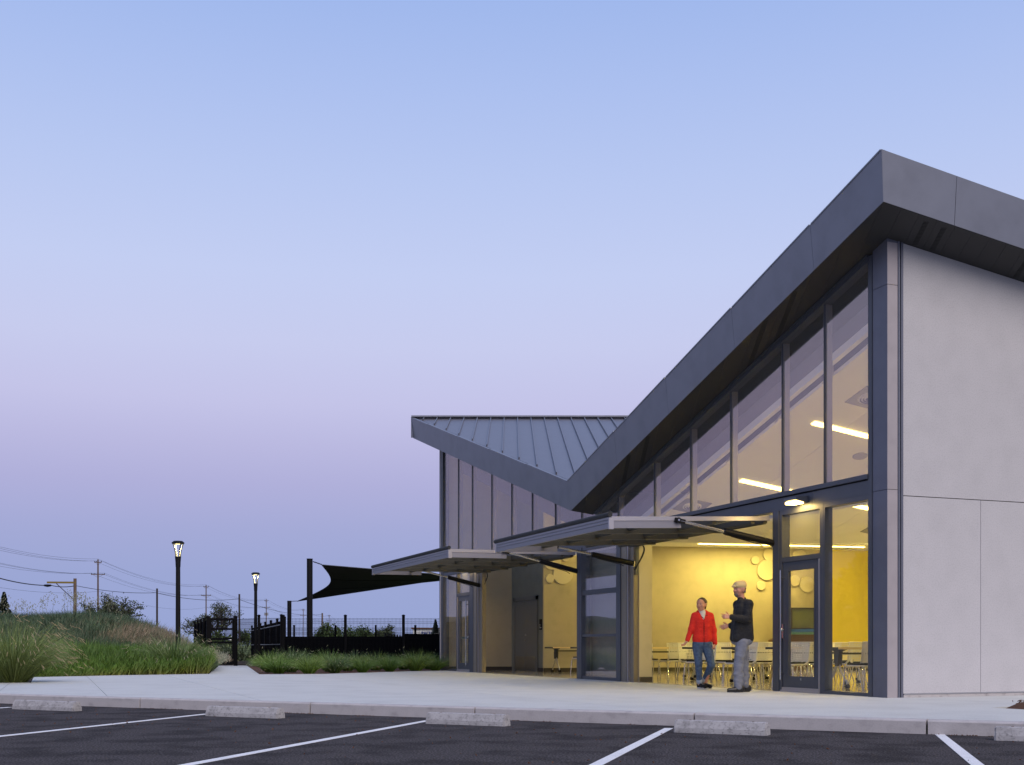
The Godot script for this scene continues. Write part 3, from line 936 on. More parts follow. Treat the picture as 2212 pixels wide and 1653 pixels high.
func tilt_door(x0: float, x1: float, rise: float, bays: int) -> void:
	var d := Node3D.new()
	add(d, "tilt_up_door", hall)
	var z0 := 0.06
	var z1 := 3.1 if x0 > -10.0 else 3.18
	var ya := 2.985                       # underside of the skin at the hinge and at the tip
	var yb := 2.865 + rise
	var sl := (yb - ya) / (z1 - z0)
	var m := MB.new()
	# two edge rails and a deeper chord over the outer half
	for e in [[x0, 1.0], [x1, -1.0]]:
		m = MB.new()
		m.bar(Vector3(e[0] + e[1] * 0.03, ya - 0.03, z0), Vector3(e[0] + e[1] * 0.03, yb - 0.03, z1), 0.06, 0.07)
		obj("edge_rail", m, M.alu, d)
		m = MB.new()
		m.bar(Vector3(e[0] + e[1] * 0.035, ya + sl * 1.75 - 0.125, z0 + 1.72), Vector3(e[0] + e[1] * 0.035, yb - 0.125, z1 - 0.02), 0.05, 0.115)
		obj("edge_chord", m, M.alu_paint, d)
	for i in range(1, bays):
		var x := lerpf(x0, x1, float(i) / bays)
		m = MB.new()
		m.bar(Vector3(x, ya - 0.09, z0 + 0.12), Vector3(x, yb - 0.09, z1 - 0.04), 0.08, 0.15)
		m.bar(Vector3(x, ya - 0.115, z0 + 0.12), Vector3(x, yb - 0.115, z1 - 0.04), 0.092, 0.012)
		obj("rib", m, M.purlin, d)
	for z in [z0 + 0.05, z0 + 0.30, 1.12, 2.1]:
		m = MB.new()
		m.bar(Vector3(x0 + 0.06, ya + sl * z - 0.06, z), Vector3(x1 - 0.06, ya + sl * z - 0.06, z), 0.075, 0.09)
		m.bar(Vector3(x0 + 0.06, ya + sl * z - 0.112, z), Vector3(x1 - 0.06, ya + sl * z - 0.112, z), 0.03, 0.014)
		obj("purlin", m, M.purlin, d)
	for i in bays:
		m = MB.new()
		var xa := lerpf(x0, x1, float(i) / bays) + 0.02
		var xb := lerpf(x0, x1, float(i + 1) / bays) - 0.02
		var q := [Vector3(xa, ya + 0.01, z0), Vector3(xb, ya + 0.01, z0), Vector3(xb, yb + 0.01, z1 - 0.04), Vector3(xa, yb + 0.01, z1 - 0.04)]
		m.quad(q[0], q[1], q[2], q[3], Vector3.UP)
		var b2 := MB.new()
		var dn := Vector3(0, -0.014, 0)
		b2.quad(q[0] + dn, q[1] + dn, q[2] + dn, q[3] + dn, Vector3.DOWN)
		var o := obj("glass_pane", m, null, d)
		(o.mesh as ArrayMesh).add_surface_from_arrays(Mesh.PRIMITIVE_TRIANGLES, b2.mesh().surface_get_arrays(0))
		o.mesh.surface_set_material(0, M.glass)
		o.mesh.surface_set_material(1, M.coating_door)
	# tip: ribbed aluminium fascia under a black weather cap
	m = MB.new()
	var prof := v2([-0.03, -0.185, 0.012, -0.185, 0.016, -0.115, 0.004, -0.105, 0.016, -0.095, 0.016, -0.06, 0.004, -0.05, 0.016, -0.04, 0.012, 0.012, -0.03, 0.012])
	m.prism(prof, Vector3(0, yb, z1), Vector3.BACK, Vector3.UP, Vector3.RIGHT, x0 - 0.02, x1 + 0.02)
	obj("tip_fascia", m, M.alu_paint, d)
	m = MB.new()
	m.box(Vector3(x1 - 0.02, yb - 0.2, z1 - 0.06), Vector3(x1 + 0.026, yb - 0.02, z1 + 0.02))
	m.box(Vector3(x0 - 0.026, yb - 0.2, z1 - 0.06), Vector3(x0 + 0.02, yb - 0.02, z1 + 0.02))
	obj("end_cap", m, M.alu, d)
	m = MB.new()
	m.tube([Vector3(x0 - 0.06, yb + 0.035, z1 + 0.005), Vector3(x1 + 0.03, yb + 0.035, z1 + 0.005)], 0.042, 10)
	obj("weather_cap", m, M.rubber, d)
	# hydraulic rams at both ends
	for e in [[x0 - 0.03, 1.0], [x1 + 0.01, -1.0]]:
		var xr: float = e[0]
		var a := Vector3(xr, 2.535, 0.0)
		var b := Vector3(xr, yb - 0.03 + 0.02, 1.86)
		var mid := a.lerp(b, 0.5)
		m = MB.new()
		m.tube([a - (b - a).normalized() * 0.06, a, mid, mid + (b - a).normalized() * 0.035], [0.05, 0.058, 0.058, 0.05], 14)
		m.tube([a + Vector3(0, -0.06, 0.2), a.lerp(mid, 0.3) + Vector3(0, -0.075, 0), mid + Vector3(0, -0.075, -0.1), mid + Vector3(0, -0.03, -0.04)], 0.008, 6)
		var c := obj("cylinder", m, M.black, d)
		m = MB.new()
		m.tube([mid, b], 0.026, 12)
		obj("rod", m, M.steel, d)
		m = MB.new()
		m.bar(b - (b - a).normalized() * 0.14, b + (b - a).normalized() * 0.05, 0.05, 0.07)
		m.tube([b - Vector3(0.05, 0, 0), b + Vector3(0.05, 0, 0)], 0.045, 12)
		obj("clevis", m, M.black, d)
		m = MB.new()
		m.tube([b - Vector3(0.056, 0, 0), b + Vector3(0.056, 0, 0)], 0.018, 10)
		m.obox(Transform3D(Basis(), Vector3(xr, 2.52, -0.02)), Vector3(0.12, 0.12, 0.03))
		m.tube([a + Vector3(-0.07, 0, -0.03), a + Vector3(0.07, 0, -0.03)], 0.02, 10)
		obj("pivot_pin", m, M.steel, d)
		m = MB.new()
		var hs := []
		for k in 13:
			var t := k / 12.0
			hs.append(Vector3(xr + 0.16, 0, -0.04).lerp(Vector3(xr + 0.05, 0, -0.02), t) + Vector3(sin(t * PI) * 0.1, 2.95 - 0.56 * t * t - 0.0 * t, -0.14 * sin(t * PI)))
		m.tube(hs, 0.011, 7)
		var hs2 := []
		for p in hs: hs2.append(p + Vector3(0.03, -0.01, 0.0))
		m.tube(hs2, 0.009, 7)
		obj("hose", m, M.rubber, d)
		wall_box("ram_bracket", Vector3(xr - 0.05, 2.3, -0.13), Vector3(xr + 0.05, 3.0, -0.045), M.frame, d)

func interior() -> void:
	var m: MB
	# sloped ceilings, tiled: strips of boards along the slope
	var cz := [-0.62, -1.85, -3.07, -4.3, -5.5, -6.7, -7.95, -9.15, -10.4, -11.6, -12.8, -13.8]
	for i in cz.size() - 1:
		var za: float = cz[i]
		var zb: float = cz[i + 1]
		var xa := -(5.98 - 0.27 + (0.14 + 0.114) * za) / 0.58
		var xb := -(5.98 - 0.27 + (0.14 + 0.114) * zb) / 0.58
		m = MB.new()
		m.slab(PackedVector2Array([Vector2(xa, za - 0.004), Vector2(-0.3, za - 0.004), Vector2(-0.3, zb + 0.004), Vector2(xb, zb + 0.004)]), 6.04, 0.29, 0.14, 0.06)
		obj("ceiling_panel", m, M.ceiling, hall)
		m = MB.new()
		var la := -21.3 - (za + 0.6) * 0.386
		var lb := -21.3 - (zb + 0.6) * 0.386
		m.slab(PackedVector2Array([Vector2(la, za), Vector2(xa, za), Vector2(xb, zb), Vector2(lb, zb)]), 0.33, -0.29, -0.114, 0.06)
		obj("ceiling_panel", m, M.ceiling, hall)
	# raking beam behind the upper glass, with brackets
	m = MB.new()
	m.bar(Vector3(-10.0, 6.08 + 0.29 * -10.0, -0.5), Vector3(-0.32, 6.08 + 0.29 * -0.32, -0.5), 0.1, 0.13)
	obj("raking_beam", m, M.ceiling, hall)
	for x in [-0.85, -2.05, -3.45, -5.1, -6.6]:
		m = MB.new()
		m.prism(v2([0, 0, 0.3, 0.085, 0.3, 0.24, 0.24, 0.24, 0.24, 0.13]), Vector3(x - 0.3, 5.86 + 0.29 * (x - 0.3), -0.56), Vector3.RIGHT, Vector3.UP, Vector3.BACK, 0, 0.03)
		obj("beam_bracket", m, M.alu, hall)
	# upright closures between the ceiling edges and the roof
	m = MB.new()
	m.prism(v2([-21.3, 0.1 + 0.29 * 21.3, -9.9, 0.1 + 0.29 * 9.9, -9.9, 3.75, -21.3, 7.0]), Vector3.ZERO, Vector3.RIGHT, Vector3.UP, Vector3.BACK, -0.6, -0.56)
	obj("ceiling_closure", m, M.closure, hall)
	m = MB.new()
	m.prism(v2([-9.85, 6.16 - 0.29 * 9.85, -0.31, 6.16 - 0.29 * 0.31, -0.31, 6.5, -9.85, 3.72]), Vector3.ZERO, Vector3.RIGHT, Vector3.UP, Vector3.BACK, -0.66, -0.625)
	obj("ceiling_closure", m, M.closure, hall)
	# walls of the room
	for e in [["end_wall", 0.0, 9.24, 0.0, 6.4, -0.2, 0.0, M.wall_beige], ["accent_wall", 9.243, 11.85, 0.0, 7.2, -0.2, 0.0, M.wall_yellow], ["baseboard", 0.0, 11.8, 0.0, 0.12, 0.0005, 0.015, M.baseboard], ["bulkhead", 3.1, 11.8, 3.82, 5.6, 0.001, 1.6, M.ceiling], ["serving_hatch", 8.02, 8.95, 1.345, 1.93, 0.0005, 0.04, M.hatch], ["hatch_frame", 7.94, 9.03, 1.31, 1.344, 0.0005, 0.07, M.baseboard], ["hatch_frame", 7.94, 9.03, 1.931, 1.98, 0.0005, 0.07, M.baseboard], ["hatch_frame", 7.94, 8.019, 1.3445, 1.9305, 0.0005, 0.07, M.baseboard]]:
		wall_box(e[0], Vector3(e[1], e[3], e[5]), Vector3(e[2], e[4], e[6]), e[7]).transform = END_WALL
	wall_box("store_wall", Vector3(-20.95, 0.0, -2.3), Vector3(-18.302, 6.6, -2.1), M.wall_sage)
	wall_box("baseboard", Vector3(-18.62, 0.0, -2.1), Vector3(-18.26, 0.12, -2.085), M.baseboard)
	m = MB.new()
	plate(m, [Vector3(-21.62, 0, -0.16), Vector3(-20.86, 0, -2.12), Vector3(-20.86, 6.6, -2.12), Vector3(-21.62, 6.8, -0.16)], Vector3(0.9328, 0, 0.3604), 0.08)
	obj("lobby_wall", m, M.wall_beige, hall)
	m = MB.new()
	plate(m, [Vector3(-21.6, 0, -0.16), Vector3(-20.845, 0, -2.12), Vector3(-20.845, 0.12, -2.12), Vector3(-21.6, 0.12, -0.16)], Vector3(0.9328, 0, 0.3604), 0.01)
	obj("baseboard", m, M.baseboard, hall)
	# double store door
	var dd := Node3D.new()
	add(dd, "store_door", hall)
	m = MB.new()
	for e in [[-20.62, 0, -20.48, 2.3], [-18.76, 0, -18.63, 2.3], [-20.62, 2.18, -18.63, 2.3]]:
		m.box(Vector3(e[0], e[1], -2.1), Vector3(e[2], e[3], -2.05))
	obj("frame", m, M.door_grey, dd)
	for e in [[-20.475, -19.63], [-19.624, -18.765]]:
		m = MB.new()
		m.box(Vector3(e[0], 0.02, -2.1), Vector3(e[1], 2.17, -2.062))
		obj("leaf", m, M.door_grey, dd)
		m = MB.new()
		m.box(Vector3(e[0] + 0.03, 0.04, -2.062), Vector3(e[1] - 0.03, 0.46, -2.058))
		obj("kick_plate", m, M.kick, dd)
	m = MB.new()
	m.tube([Vector3(-19.55, 0.95, -2.06), Vector3(-19.55, 0.95, -2.01), Vector3(-19.43, 0.95, -2.0)], 0.014, 8)
	m.ball(Vector3(-19.55, 1.12, -2.06), Vector3(0.03, 0.03, 0.014), 6)
	obj("handle", m, M.steel, dd)
# ---------------------------------------------------------------- fittings and furniture
const ENDYAW := 1.4232      # turn of the end wall about the vertical

func area_light(parent: Node3D, w: float, l: float, energy: float, c: Color) -> void:
	var a := AreaLight3D.new()
	a.name = "glow"
	a.area_size = Vector2(w, l)
	a.area_normalize_energy = true
	a.light_energy = energy
	a.light_color = c
	a.area_range = 40.0
	a.shadow_enabled = true
	parent.add_child(a)
	a.transform = Transform3D(Basis(Vector3.RIGHT, Vector3.FORWARD, Vector3.UP), Vector3(0, -0.012, 0))

func ceiling_fittings() -> void:
	var along := Vector3(0, 0.14, 1).normalized()
	var up := Vector3(-0.29, 1, -0.14).normalized()
	var side := up.cross(along).normalized()
	var b := Basis(side, along.cross(side).normalized(), along)
	# [x, z of the middle, length, label]
	var spots := [[-3.53, -2.4, 2.4, "linear ceiling light nearest the glass entrance, seen high through the right panes"], [-5.97, -1.85, 1.25, "short linear ceiling light seen through the fourth upper pane from the right"], [-5.97, -5.0, 2.4, "linear ceiling light seen through the pane right of the entrance door"], [-3.53, -6.6, 2.4, "linear ceiling light deep in the room beside the gable wall, second back in its row"], [-1.2, -4.4, 2.4, "linear ceiling light closest to the gable wall, out of sight behind the corner column"], [-5.97, -9.4, 2.4, "linear ceiling light deep in the room, farthest back in the middle row"], [-2.4, -10.6, 2.4, "linear ceiling light in the back corner by the gable wall"]]
	for s in spots:
		var label: String = s[3]
		var t := thing("linear_ceiling_light", label, "ceiling light", Vector3.ZERO, 0, "linear lights in the sloped ceiling")
		t.transform = Transform3D(b, Vector3(s[0], 5.98 + 0.29 * s[0] + 0.14 * s[1] - 0.012, s[1]))
		var m := MB.new()
		m.box(Vector3(-0.055, -0.012, -s[2] / 2), Vector3(0.055, 0.012, s[2] / 2))
		obj("diffuser", m, M.led, t)
		area_light(t, 0.1, s[2], LAMP * s[2] / 2.4, Color(1.0, 0.9, 0.5))
	var t := thing("linear_ceiling_light", "long thin linear light under the flat bulkhead along the end wall", "ceiling light", END_WALL * Vector3(7.15, 3.808, 1.2), ENDYAW + PI / 2, "linear lights in the sloped ceiling")
	var m := MB.new()
	m.box(Vector3(-0.045, -0.012, -2.7), Vector3(0.045, 0.01, 2.7))
	obj("diffuser", m, M.led, t)
	area_light(t, 0.09, 5.4, LAMP * 0.36, Color(1.0, 0.9, 0.5))
	t = thing("linear_ceiling_light", "unseen linear light added in the left wing ceiling to brighten the wall above the discs", "ceiling light", Vector3(-15.0, 4.93, -3.2), 0, "linear lights in the sloped ceiling")  # unseen strip, added to brighten the top of the end wall
	m = MB.new()
	m.box(Vector3(-0.045, -0.012, -1.2), Vector3(0.045, 0.01, 1.2))
	obj("diffuser", m, M.led, t)
	area_light(t, 0.09, 2.4, LAMP * 1.1, Color(1.0, 0.9, 0.5))
	t = thing("linear_ceiling_light", "unseen linear light added at the back of the left wing to brighten the yellow wall", "ceiling light", Vector3(-14.3, 5.6, -11.2), 0, "linear lights in the sloped ceiling")  # unseen strip, added to lift the light on the yellow wall
	m = MB.new()
	m.box(Vector3(-0.045, -0.012, -1.2), Vector3(0.045, 0.01, 1.2))
	obj("diffuser", m, M.led, t)
	area_light(t, 0.09, 2.4, LAMP * 1.0, Color(1.0, 0.9, 0.5))
	# air diffusers and a speaker grille, flat against the slope
	for s in [[-2.45, -1.6, "square white air diffuser high behind the rightmost upper pane"], [-7.4, -0.95, "square white air diffuser behind the fifth upper pane from the right"], [-6.7, -5.2, "square white air diffuser seen through the lower right pane"]]:
		var q := thing("air_diffuser", s[2], "vent", Vector3.ZERO, 0, "square ceiling diffusers")
		q.transform = Transform3D(b, Vector3(s[0], 5.98 + 0.29 * s[0] + 0.14 * s[1], s[1]))
		m = MB.new()
		m.box(Vector3(-0.3, -0.012, -0.3), Vector3(0.3, 0.0, 0.3))
		obj("plate", m, M.alu_paint, q)
		m = MB.new()
		for k in [0.07, 0.12, 0.17]:
			m.lathe(Vector3(0, -0.03, 0), [[k, 0.0], [k + 0.02, 0.018], [k + 0.035, 0.018]], 20)
		obj("cone", m, M.ceiling, q)
	var sp := thing("ceiling_speaker", "round speaker grille in the ceiling below the bright linear light", "speaker", Vector3.ZERO)
	sp.transform = Transform3D(b, Vector3(-4.21, 5.98 - 0.29 * 4.21 - 0.14 * 2.75, -2.75))
	m = MB.new()
	m.lathe(Vector3.ZERO, [[0.0, -0.016], [0.12, -0.016], [0.14, -0.012], [0.14, 0.0]], 24)
	obj("grille", m, M.alu_paint, sp)
	# wall lamps over the two entrance doors
	for s in [[-2.14, "lit wedge-shaped wall lamp on the band above the right entrance door"], [-19.45, "lit wall lamp above the left entrance door, tucked behind the lifted door"]]:
		var w := thing("wall_lamp", s[1], "wall lamp", Vector3(s[0], 3.17, 0.002), 0, "lamps above the entrances")
		m = MB.new()
		m.prism(v2([0, 0.055, 0.23, 0.03, 0.24, -0.012, 0.2, -0.02, 0.03, -0.055, 0, -0.06]), Vector3.ZERO, Vector3.BACK, Vector3.UP, Vector3.RIGHT, -0.17, 0.17)
		obj("housing", m, M.frame, w)
		m = MB.new()
		m.box(Vector3(-0.13, -0.07, 0.06), Vector3(0.13, -0.03, 0.235))
		obj("lens", m, M.lamp_glow, w)
		var l := AreaLight3D.new()
		l.name = "glow"
		l.area_size = Vector2(0.26, 0.16)
		l.area_normalize_energy = true
		l.light_energy = 1.6
		l.light_color = Color(1.0, 0.84, 0.5)
		l.shadow_enabled = true
		w.add_child(l)
		l.transform = Transform3D(Basis(Vector3.RIGHT, Vector3.FORWARD, Vector3.UP), Vector3(0, -0.078, 0.15))

func wall_things() -> void:
	var m: MB
	var src := {}
	# acoustic discs on the end wall: along the wall, height, radius
	var discs := [[0.19, 2.79, 0.138, "small disc at the lower left of the cluster seen in the left opening"], [0.59, 2.92, 0.305, "large disc at the centre of the cluster in the left opening"], [0.26, 3.32, 0.277, "large disc at the upper left, half behind the lifted door"], [0.67, 3.45, 0.139, "small disc at the top of the cluster in the left opening"], [6.77, 3.45, 0.13, "small disc highest left of the cluster beside the right doorpost"], [7.16, 3.14, 0.318, "large disc half hidden by the right doorpost"], [6.97, 2.66, 0.144, "small disc lowest of the cluster left of the right doorpost"], [7.24, 3.62, 0.2, "middle-sized disc cut by the bulkhead near the doorpost"], [8.11, 2.82, 0.174, "middle-sized disc at the left in the glass of the entrance door"], [8.52, 2.71, 0.247, "large disc seen in the glass of the entrance door"], [9.05, 2.91, 0.146, "small disc at the right edge of the entrance door glass"], [8.27, 3.57, 0.232, "disc seen through the transom pane above the entrance door"]]
	for d in discs:
		var t := thing("acoustic_disc", "round felt " + d[3], "acoustic panel", END_WALL * Vector3(d[0], d[1], 0), ENDYAW, "round felt panels on the end wall")
		m = MB.new()
		var r: float = d[2]
		var prof := [[r, 0.008], [r, 0.055], [r - 0.003, 0.065], [r - 0.012, 0.07], [0.0, 0.07]]
		m.lathe(Vector3.ZERO, prof, 40)
		var o := obj("felt_face", m, M.felt, t)
		o.rotation.x = PI / 2
	# wall sign beside the store door
	var s := thing("wall_sign", "small black door sign with white lines beside the grey store door", "sign", Vector3(-18.43, 1.42, -2.098))
	m = MB.new()
	m.box(Vector3(-0.1, -0.16, 0), Vector3(0.1, 0.16, 0.012))
	obj("plate", m, M.black, s)
	m = MB.new()
	for e in [[-0.075, -0.02, -0.02, 0.0], [-0.075, -0.06, -0.03, -0.045], [-0.075, -0.105, 0.06, -0.085]]:
		m.box(Vector3(e[0], e[1], 0.012), Vector3(e[2], e[3], 0.015))
	obj("lettering", m, M.white_wall, s)
	s = thing("wall_sign", "small black sign with orange lines on the end wall, seen through the door glass", "sign", END_WALL * Vector3(8.0, 1.41, 0.001), ENDYAW)
	s.position = END_WALL * Vector3(7.78, 1.41, 0.001)
	m = MB.new()
	m.box(Vector3(-0.1, -0.11, 0), Vector3(0.1, 0.11, 0.012))
	obj("plate", m, M.black, s)
	m = MB.new()
	for e in [[-0.075, -0.02, -0.04, 0.0], [-0.075, -0.06, 0.06, -0.035]]:
		m.box(Vector3(e[0], e[1], 0.012), Vector3(e[2], e[3], 0.015))
	obj("lettering", m, M.wall_yellow, s)
	# counter in front of the hatch
	var c := thing("service_counter", "dark wood counter with a teal top, seen through the entrance door glass", "counter", END_WALL * Vector3(8.0, 0, 0.35), ENDYAW)
	m = MB.new()
	m.box(Vector3(-0.55, 0, 0.0), Vector3(0.82, 1.13, 0.42))
	obj("body", m, M.counter_wood, c)
	m = MB.new()
	m.box(Vector3(-0.35, 1.1305, -0.02), Vector3(0.85, 1.27, 0.5))
	obj("top", m, M.counter_top, c)
	m = MB.new()
	m.prism(v2([-0.55, 1.13, -0.95, 0.96, -0.95, 0.0, -0.55, 0.0]), Vector3.ZERO, Vector3.RIGHT, Vector3.UP, Vector3.BACK, 0.05, 0.4)
	obj("end_panel", m, M.counter_wood, c)

func make_chair(label: String) -> Node3D:
	# faces +z, origin on the floor under the seat
	var t := thing("stacking_chair", label, "chair", Vector3.ZERO, 0, "white perforated-back chairs")
	var m := MB.new()
	m.prism(v2([-0.2, -0.22, 0.2, -0.22, 0.235, 0.0, 0.225, 0.2, 0.17, 0.235, -0.17, 0.235, -0.225, 0.2, -0.235, 0.0]), Vector3(0, 0, 0), Vector3.RIGHT, Vector3.BACK, Vector3.UP, 0.415, 0.435)
	obj("seat", m, M.chair_shell, t)
	m = MB.new()
	m.prism(v2([-0.18, -0.19, 0.18, -0.19, 0.215, 0.0, 0.205, 0.19, 0.16, 0.22, -0.16, 0.22, -0.205, 0.19, -0.215, 0.0]), Vector3(0, 0, 0), Vector3.RIGHT, Vector3.BACK, Vector3.UP, 0.4355, 0.465)
	obj("cushion", m, M.cushion, t)
	# perforated back: lattice of thin strips inside a frame, bowed
	m = MB.new()
	var pt := func(u: float, v: float) -> Vector3: return Vector3(u * (0.225 + 0.01 * v), 0.47 + v * 0.365, -0.215 - 0.055 * v - 0.05 * (1.0 - u * u))
	for i in 25:
		for j in 21:
			if i % 2 == 1 and j % 2 == 1 and i > 0 and j > 0 and i < 24 and j < 20: continue
			var u0 := -1.0 + i * 2.0 / 25
			var u1 := -1.0 + (i + 1) * 2.0 / 25
			var v0 := j / 21.0
			var v1 := (j + 1) / 21.0
			var p := [pt.call(u0, v0), pt.call(u1, v0), pt.call(u1, v1), pt.call(u0, v1)]
			m.quad(p[0], p[1], p[2], p[3], (p[1] - p[0]).cross(p[3] - p[0]).normalized())
	var rim := []
	for k in 9: rim.append(pt.call(-1.0 + k * 0.25, 1.0))
	m.tube(rim, 0.011, 6)
	for sd in [-1.0, 1.0]:
		var side := []
		for k in 6: side.append(pt.call(sd, k / 5.0))
		side.push_front(Vector3(sd * 0.215, 0.425, -0.14))
		m.tube(side, [0.018, 0.016, 0.014, 0.013, 0.012, 0.011, 0.011], 6)
	obj("backrest", m, M.chair_shell, t)
	for sd in [-1.0, 1.0]:
		m = MB.new()
		m.tube([Vector3(sd * 0.2, 0.41, -0.1), Vector3(sd * 0.215, 0.405, 0.16), Vector3(sd * 0.225, 0.37, 0.215), Vector3(sd * 0.24, 0.0, 0.25)], 0.0115, 7)
		obj("leg", m, M.steel, t)
		m = MB.new()
		m.tube([Vector3(sd * 0.2, 0.41, 0.0), Vector3(sd * 0.215, 0.40, -0.1), Vector3(sd * 0.225, 0.36, -0.15), Vector3(sd * 0.25, 0.0, -0.27)], 0.0115, 7)
		obj("leg", m, M.steel, t)
	return t

func make_table(label: String) -> Node3D:
	# long axis along z, origin on the floor at the middle
	var t := thing("flip_table", label, "table", Vector3.ZERO, 0, "wheeled tables with wood tops")
	var m := MB.new()
	m.box(Vector3(-0.3, 0.703, -0.85), Vector3(0.3, 0.742, 0.85))
	obj("top", m, M.table_wood, t)
	m = MB.new()
	m.box(Vector3(-0.302, 0.701, -0.853), Vector3(0.302, 0.743, -0.8505))
	m.box(Vector3(-0.302, 0.701, 0.8505), Vector3(0.302, 0.743, 0.853))
	obj("edge_band", m, M.leg_grey, t)
	m = MB.new()
	m.box(Vector3(-0.03, 0.61, -0.62), Vector3(0.03, 0.645, 0.62))
	obj("beam", m, M.leg_grey, t)
	for e in [-0.62, 0.62]:
		m = MB.new()
		m.prism(v2([-0.22, 0.702, 0.22, 0.702, 0.2, 0.695, 0.08, 0.665, 0.06, 0.58, -0.06, 0.58, -0.08, 0.665, -0.2, 0.695]), Vector3(0, 0, e), Vector3.RIGHT, Vector3.UP, Vector3.BACK, -0.035, 0.035)
		m.prism(v2([-0.055, 0.6, 0.055, 0.6, 0.04, 0.4, -0.04, 0.4]), Vector3(0, 0, e), Vector3.RIGHT, Vector3.UP, Vector3.BACK, -0.05, 0.05)
		obj("bracket", m, M.leg_grey, t)
		for sd in [-1.0, 1.0]:
			m = MB.new()
			m.tube([Vector3(sd * 0.03, 0.42, e), Vector3(sd * 0.12, 0.26, e), Vector3(sd * 0.24, 0.13, e), Vector3(sd * 0.26, 0.07, e)], 0.019, 8)
			var lg := obj("leg", m, M.galv, t)
			m = MB.new()
			for q in [-0.02, 0.02]:
				m.tube([Vector3(sd * 0.27, 0.04, e + q - 0.009), Vector3(sd * 0.27, 0.04, e + q + 0.009)], 0.037, 12)
			m.box(Vector3(sd * 0.27 - 0.02, 0.04, e - 0.009), Vector3(sd * 0.27 + 0.02, 0.085, e + 0.009))
			obj("caster", m, M.black, lg)
	return t

func furniture() -> void:
	var rows := [["behind the tall right pane", -3.5], ["in the entrance door glass", -5.2], ["behind the man", -6.85], ["behind the woman", -8.5], ["at the opening's left edge", -10.6]]
	var ts := []
	var spots := []
	for r in rows:
		var z0 := -2.35 if r[1] > -10 else -2.1
		spots.append([r[1], z0, "wheeled wood-top table " + r[0] + ", end nearest the facade"])
		spots.append([r[1], z0 - 1.95, "wheeled wood-top table " + r[0] + ", farther from the facade"])
	spots.append([-15.5, -2.75, "wheeled table with its end half behind the glazed pier, in the left opening"])
	spots.append([-17.35, -2.75, "wheeled table against the end wall in the left opening"])
	var src: Node3D = null
	for s in spots:
		if src == null:
			src = make_table(s[2])
			src.position = Vector3(s[0], 0.005, s[1])
		else:
			dup(src, "flip_table", s[2], Vector3(s[0], 0.005, s[1]))
	src = null
	rng.seed = 21
	var chairs := []
	for i in rows.size():
		var x: float = rows[i][1]
		var where: String = rows[i][0]
		for k in 4:
			var z := -1.95 - k * 0.93 + rng.randf_range(-0.06, 0.06)
			var nth: String = ["first", "second", "third", "fourth"][k]
			# near side: seen from behind, facing -x ; far side facing +x
			if not (i == 3 and k == 0):
				chairs.append([x + 0.50 + rng.randf_range(-0.05, 0.05), z, -PI / 2 + rng.randf_range(-0.15, 0.15), "white chair with its back to us, %s from facade, %s" % [nth, where]])
			if i > 1 or k % 2 == 1:
				chairs.append([x - 0.52 + rng.randf_range(-0.05, 0.05), z + 0.1, PI / 2 + rng.randf_range(-0.15, 0.15), "white chair facing us across the table, %s from facade, %s" % [nth, where]])
	chairs.append([-7.55, -1.22, 0.25, "white chair turned sideways just left of the man's legs"])
	chairs.append([-5.95, -1.2, 0.2, "white chair turned sideways between the man and the doorpost"])
	chairs.append([-4.35, -1.3, 0.3, "white chair turned sideways low in the entrance door glass"])
	chairs.append([-2.55, -1.55, 0.15, "white chair turned sideways at the lower right of the tall pane"])
	chairs.append([-16.4, -2.55, 0.35, "single white chair between the two tables in the left opening"])
	for c in chairs:
		var at := Vector3(c[0], 0.005, c[1])
		if src == null:
			src = make_chair(c[3])
			src.transform = Transform3D(Basis(Vector3.UP, c[2]), at)
		else:
			dup(src, "stacking_chair", c[3], at, c[2])
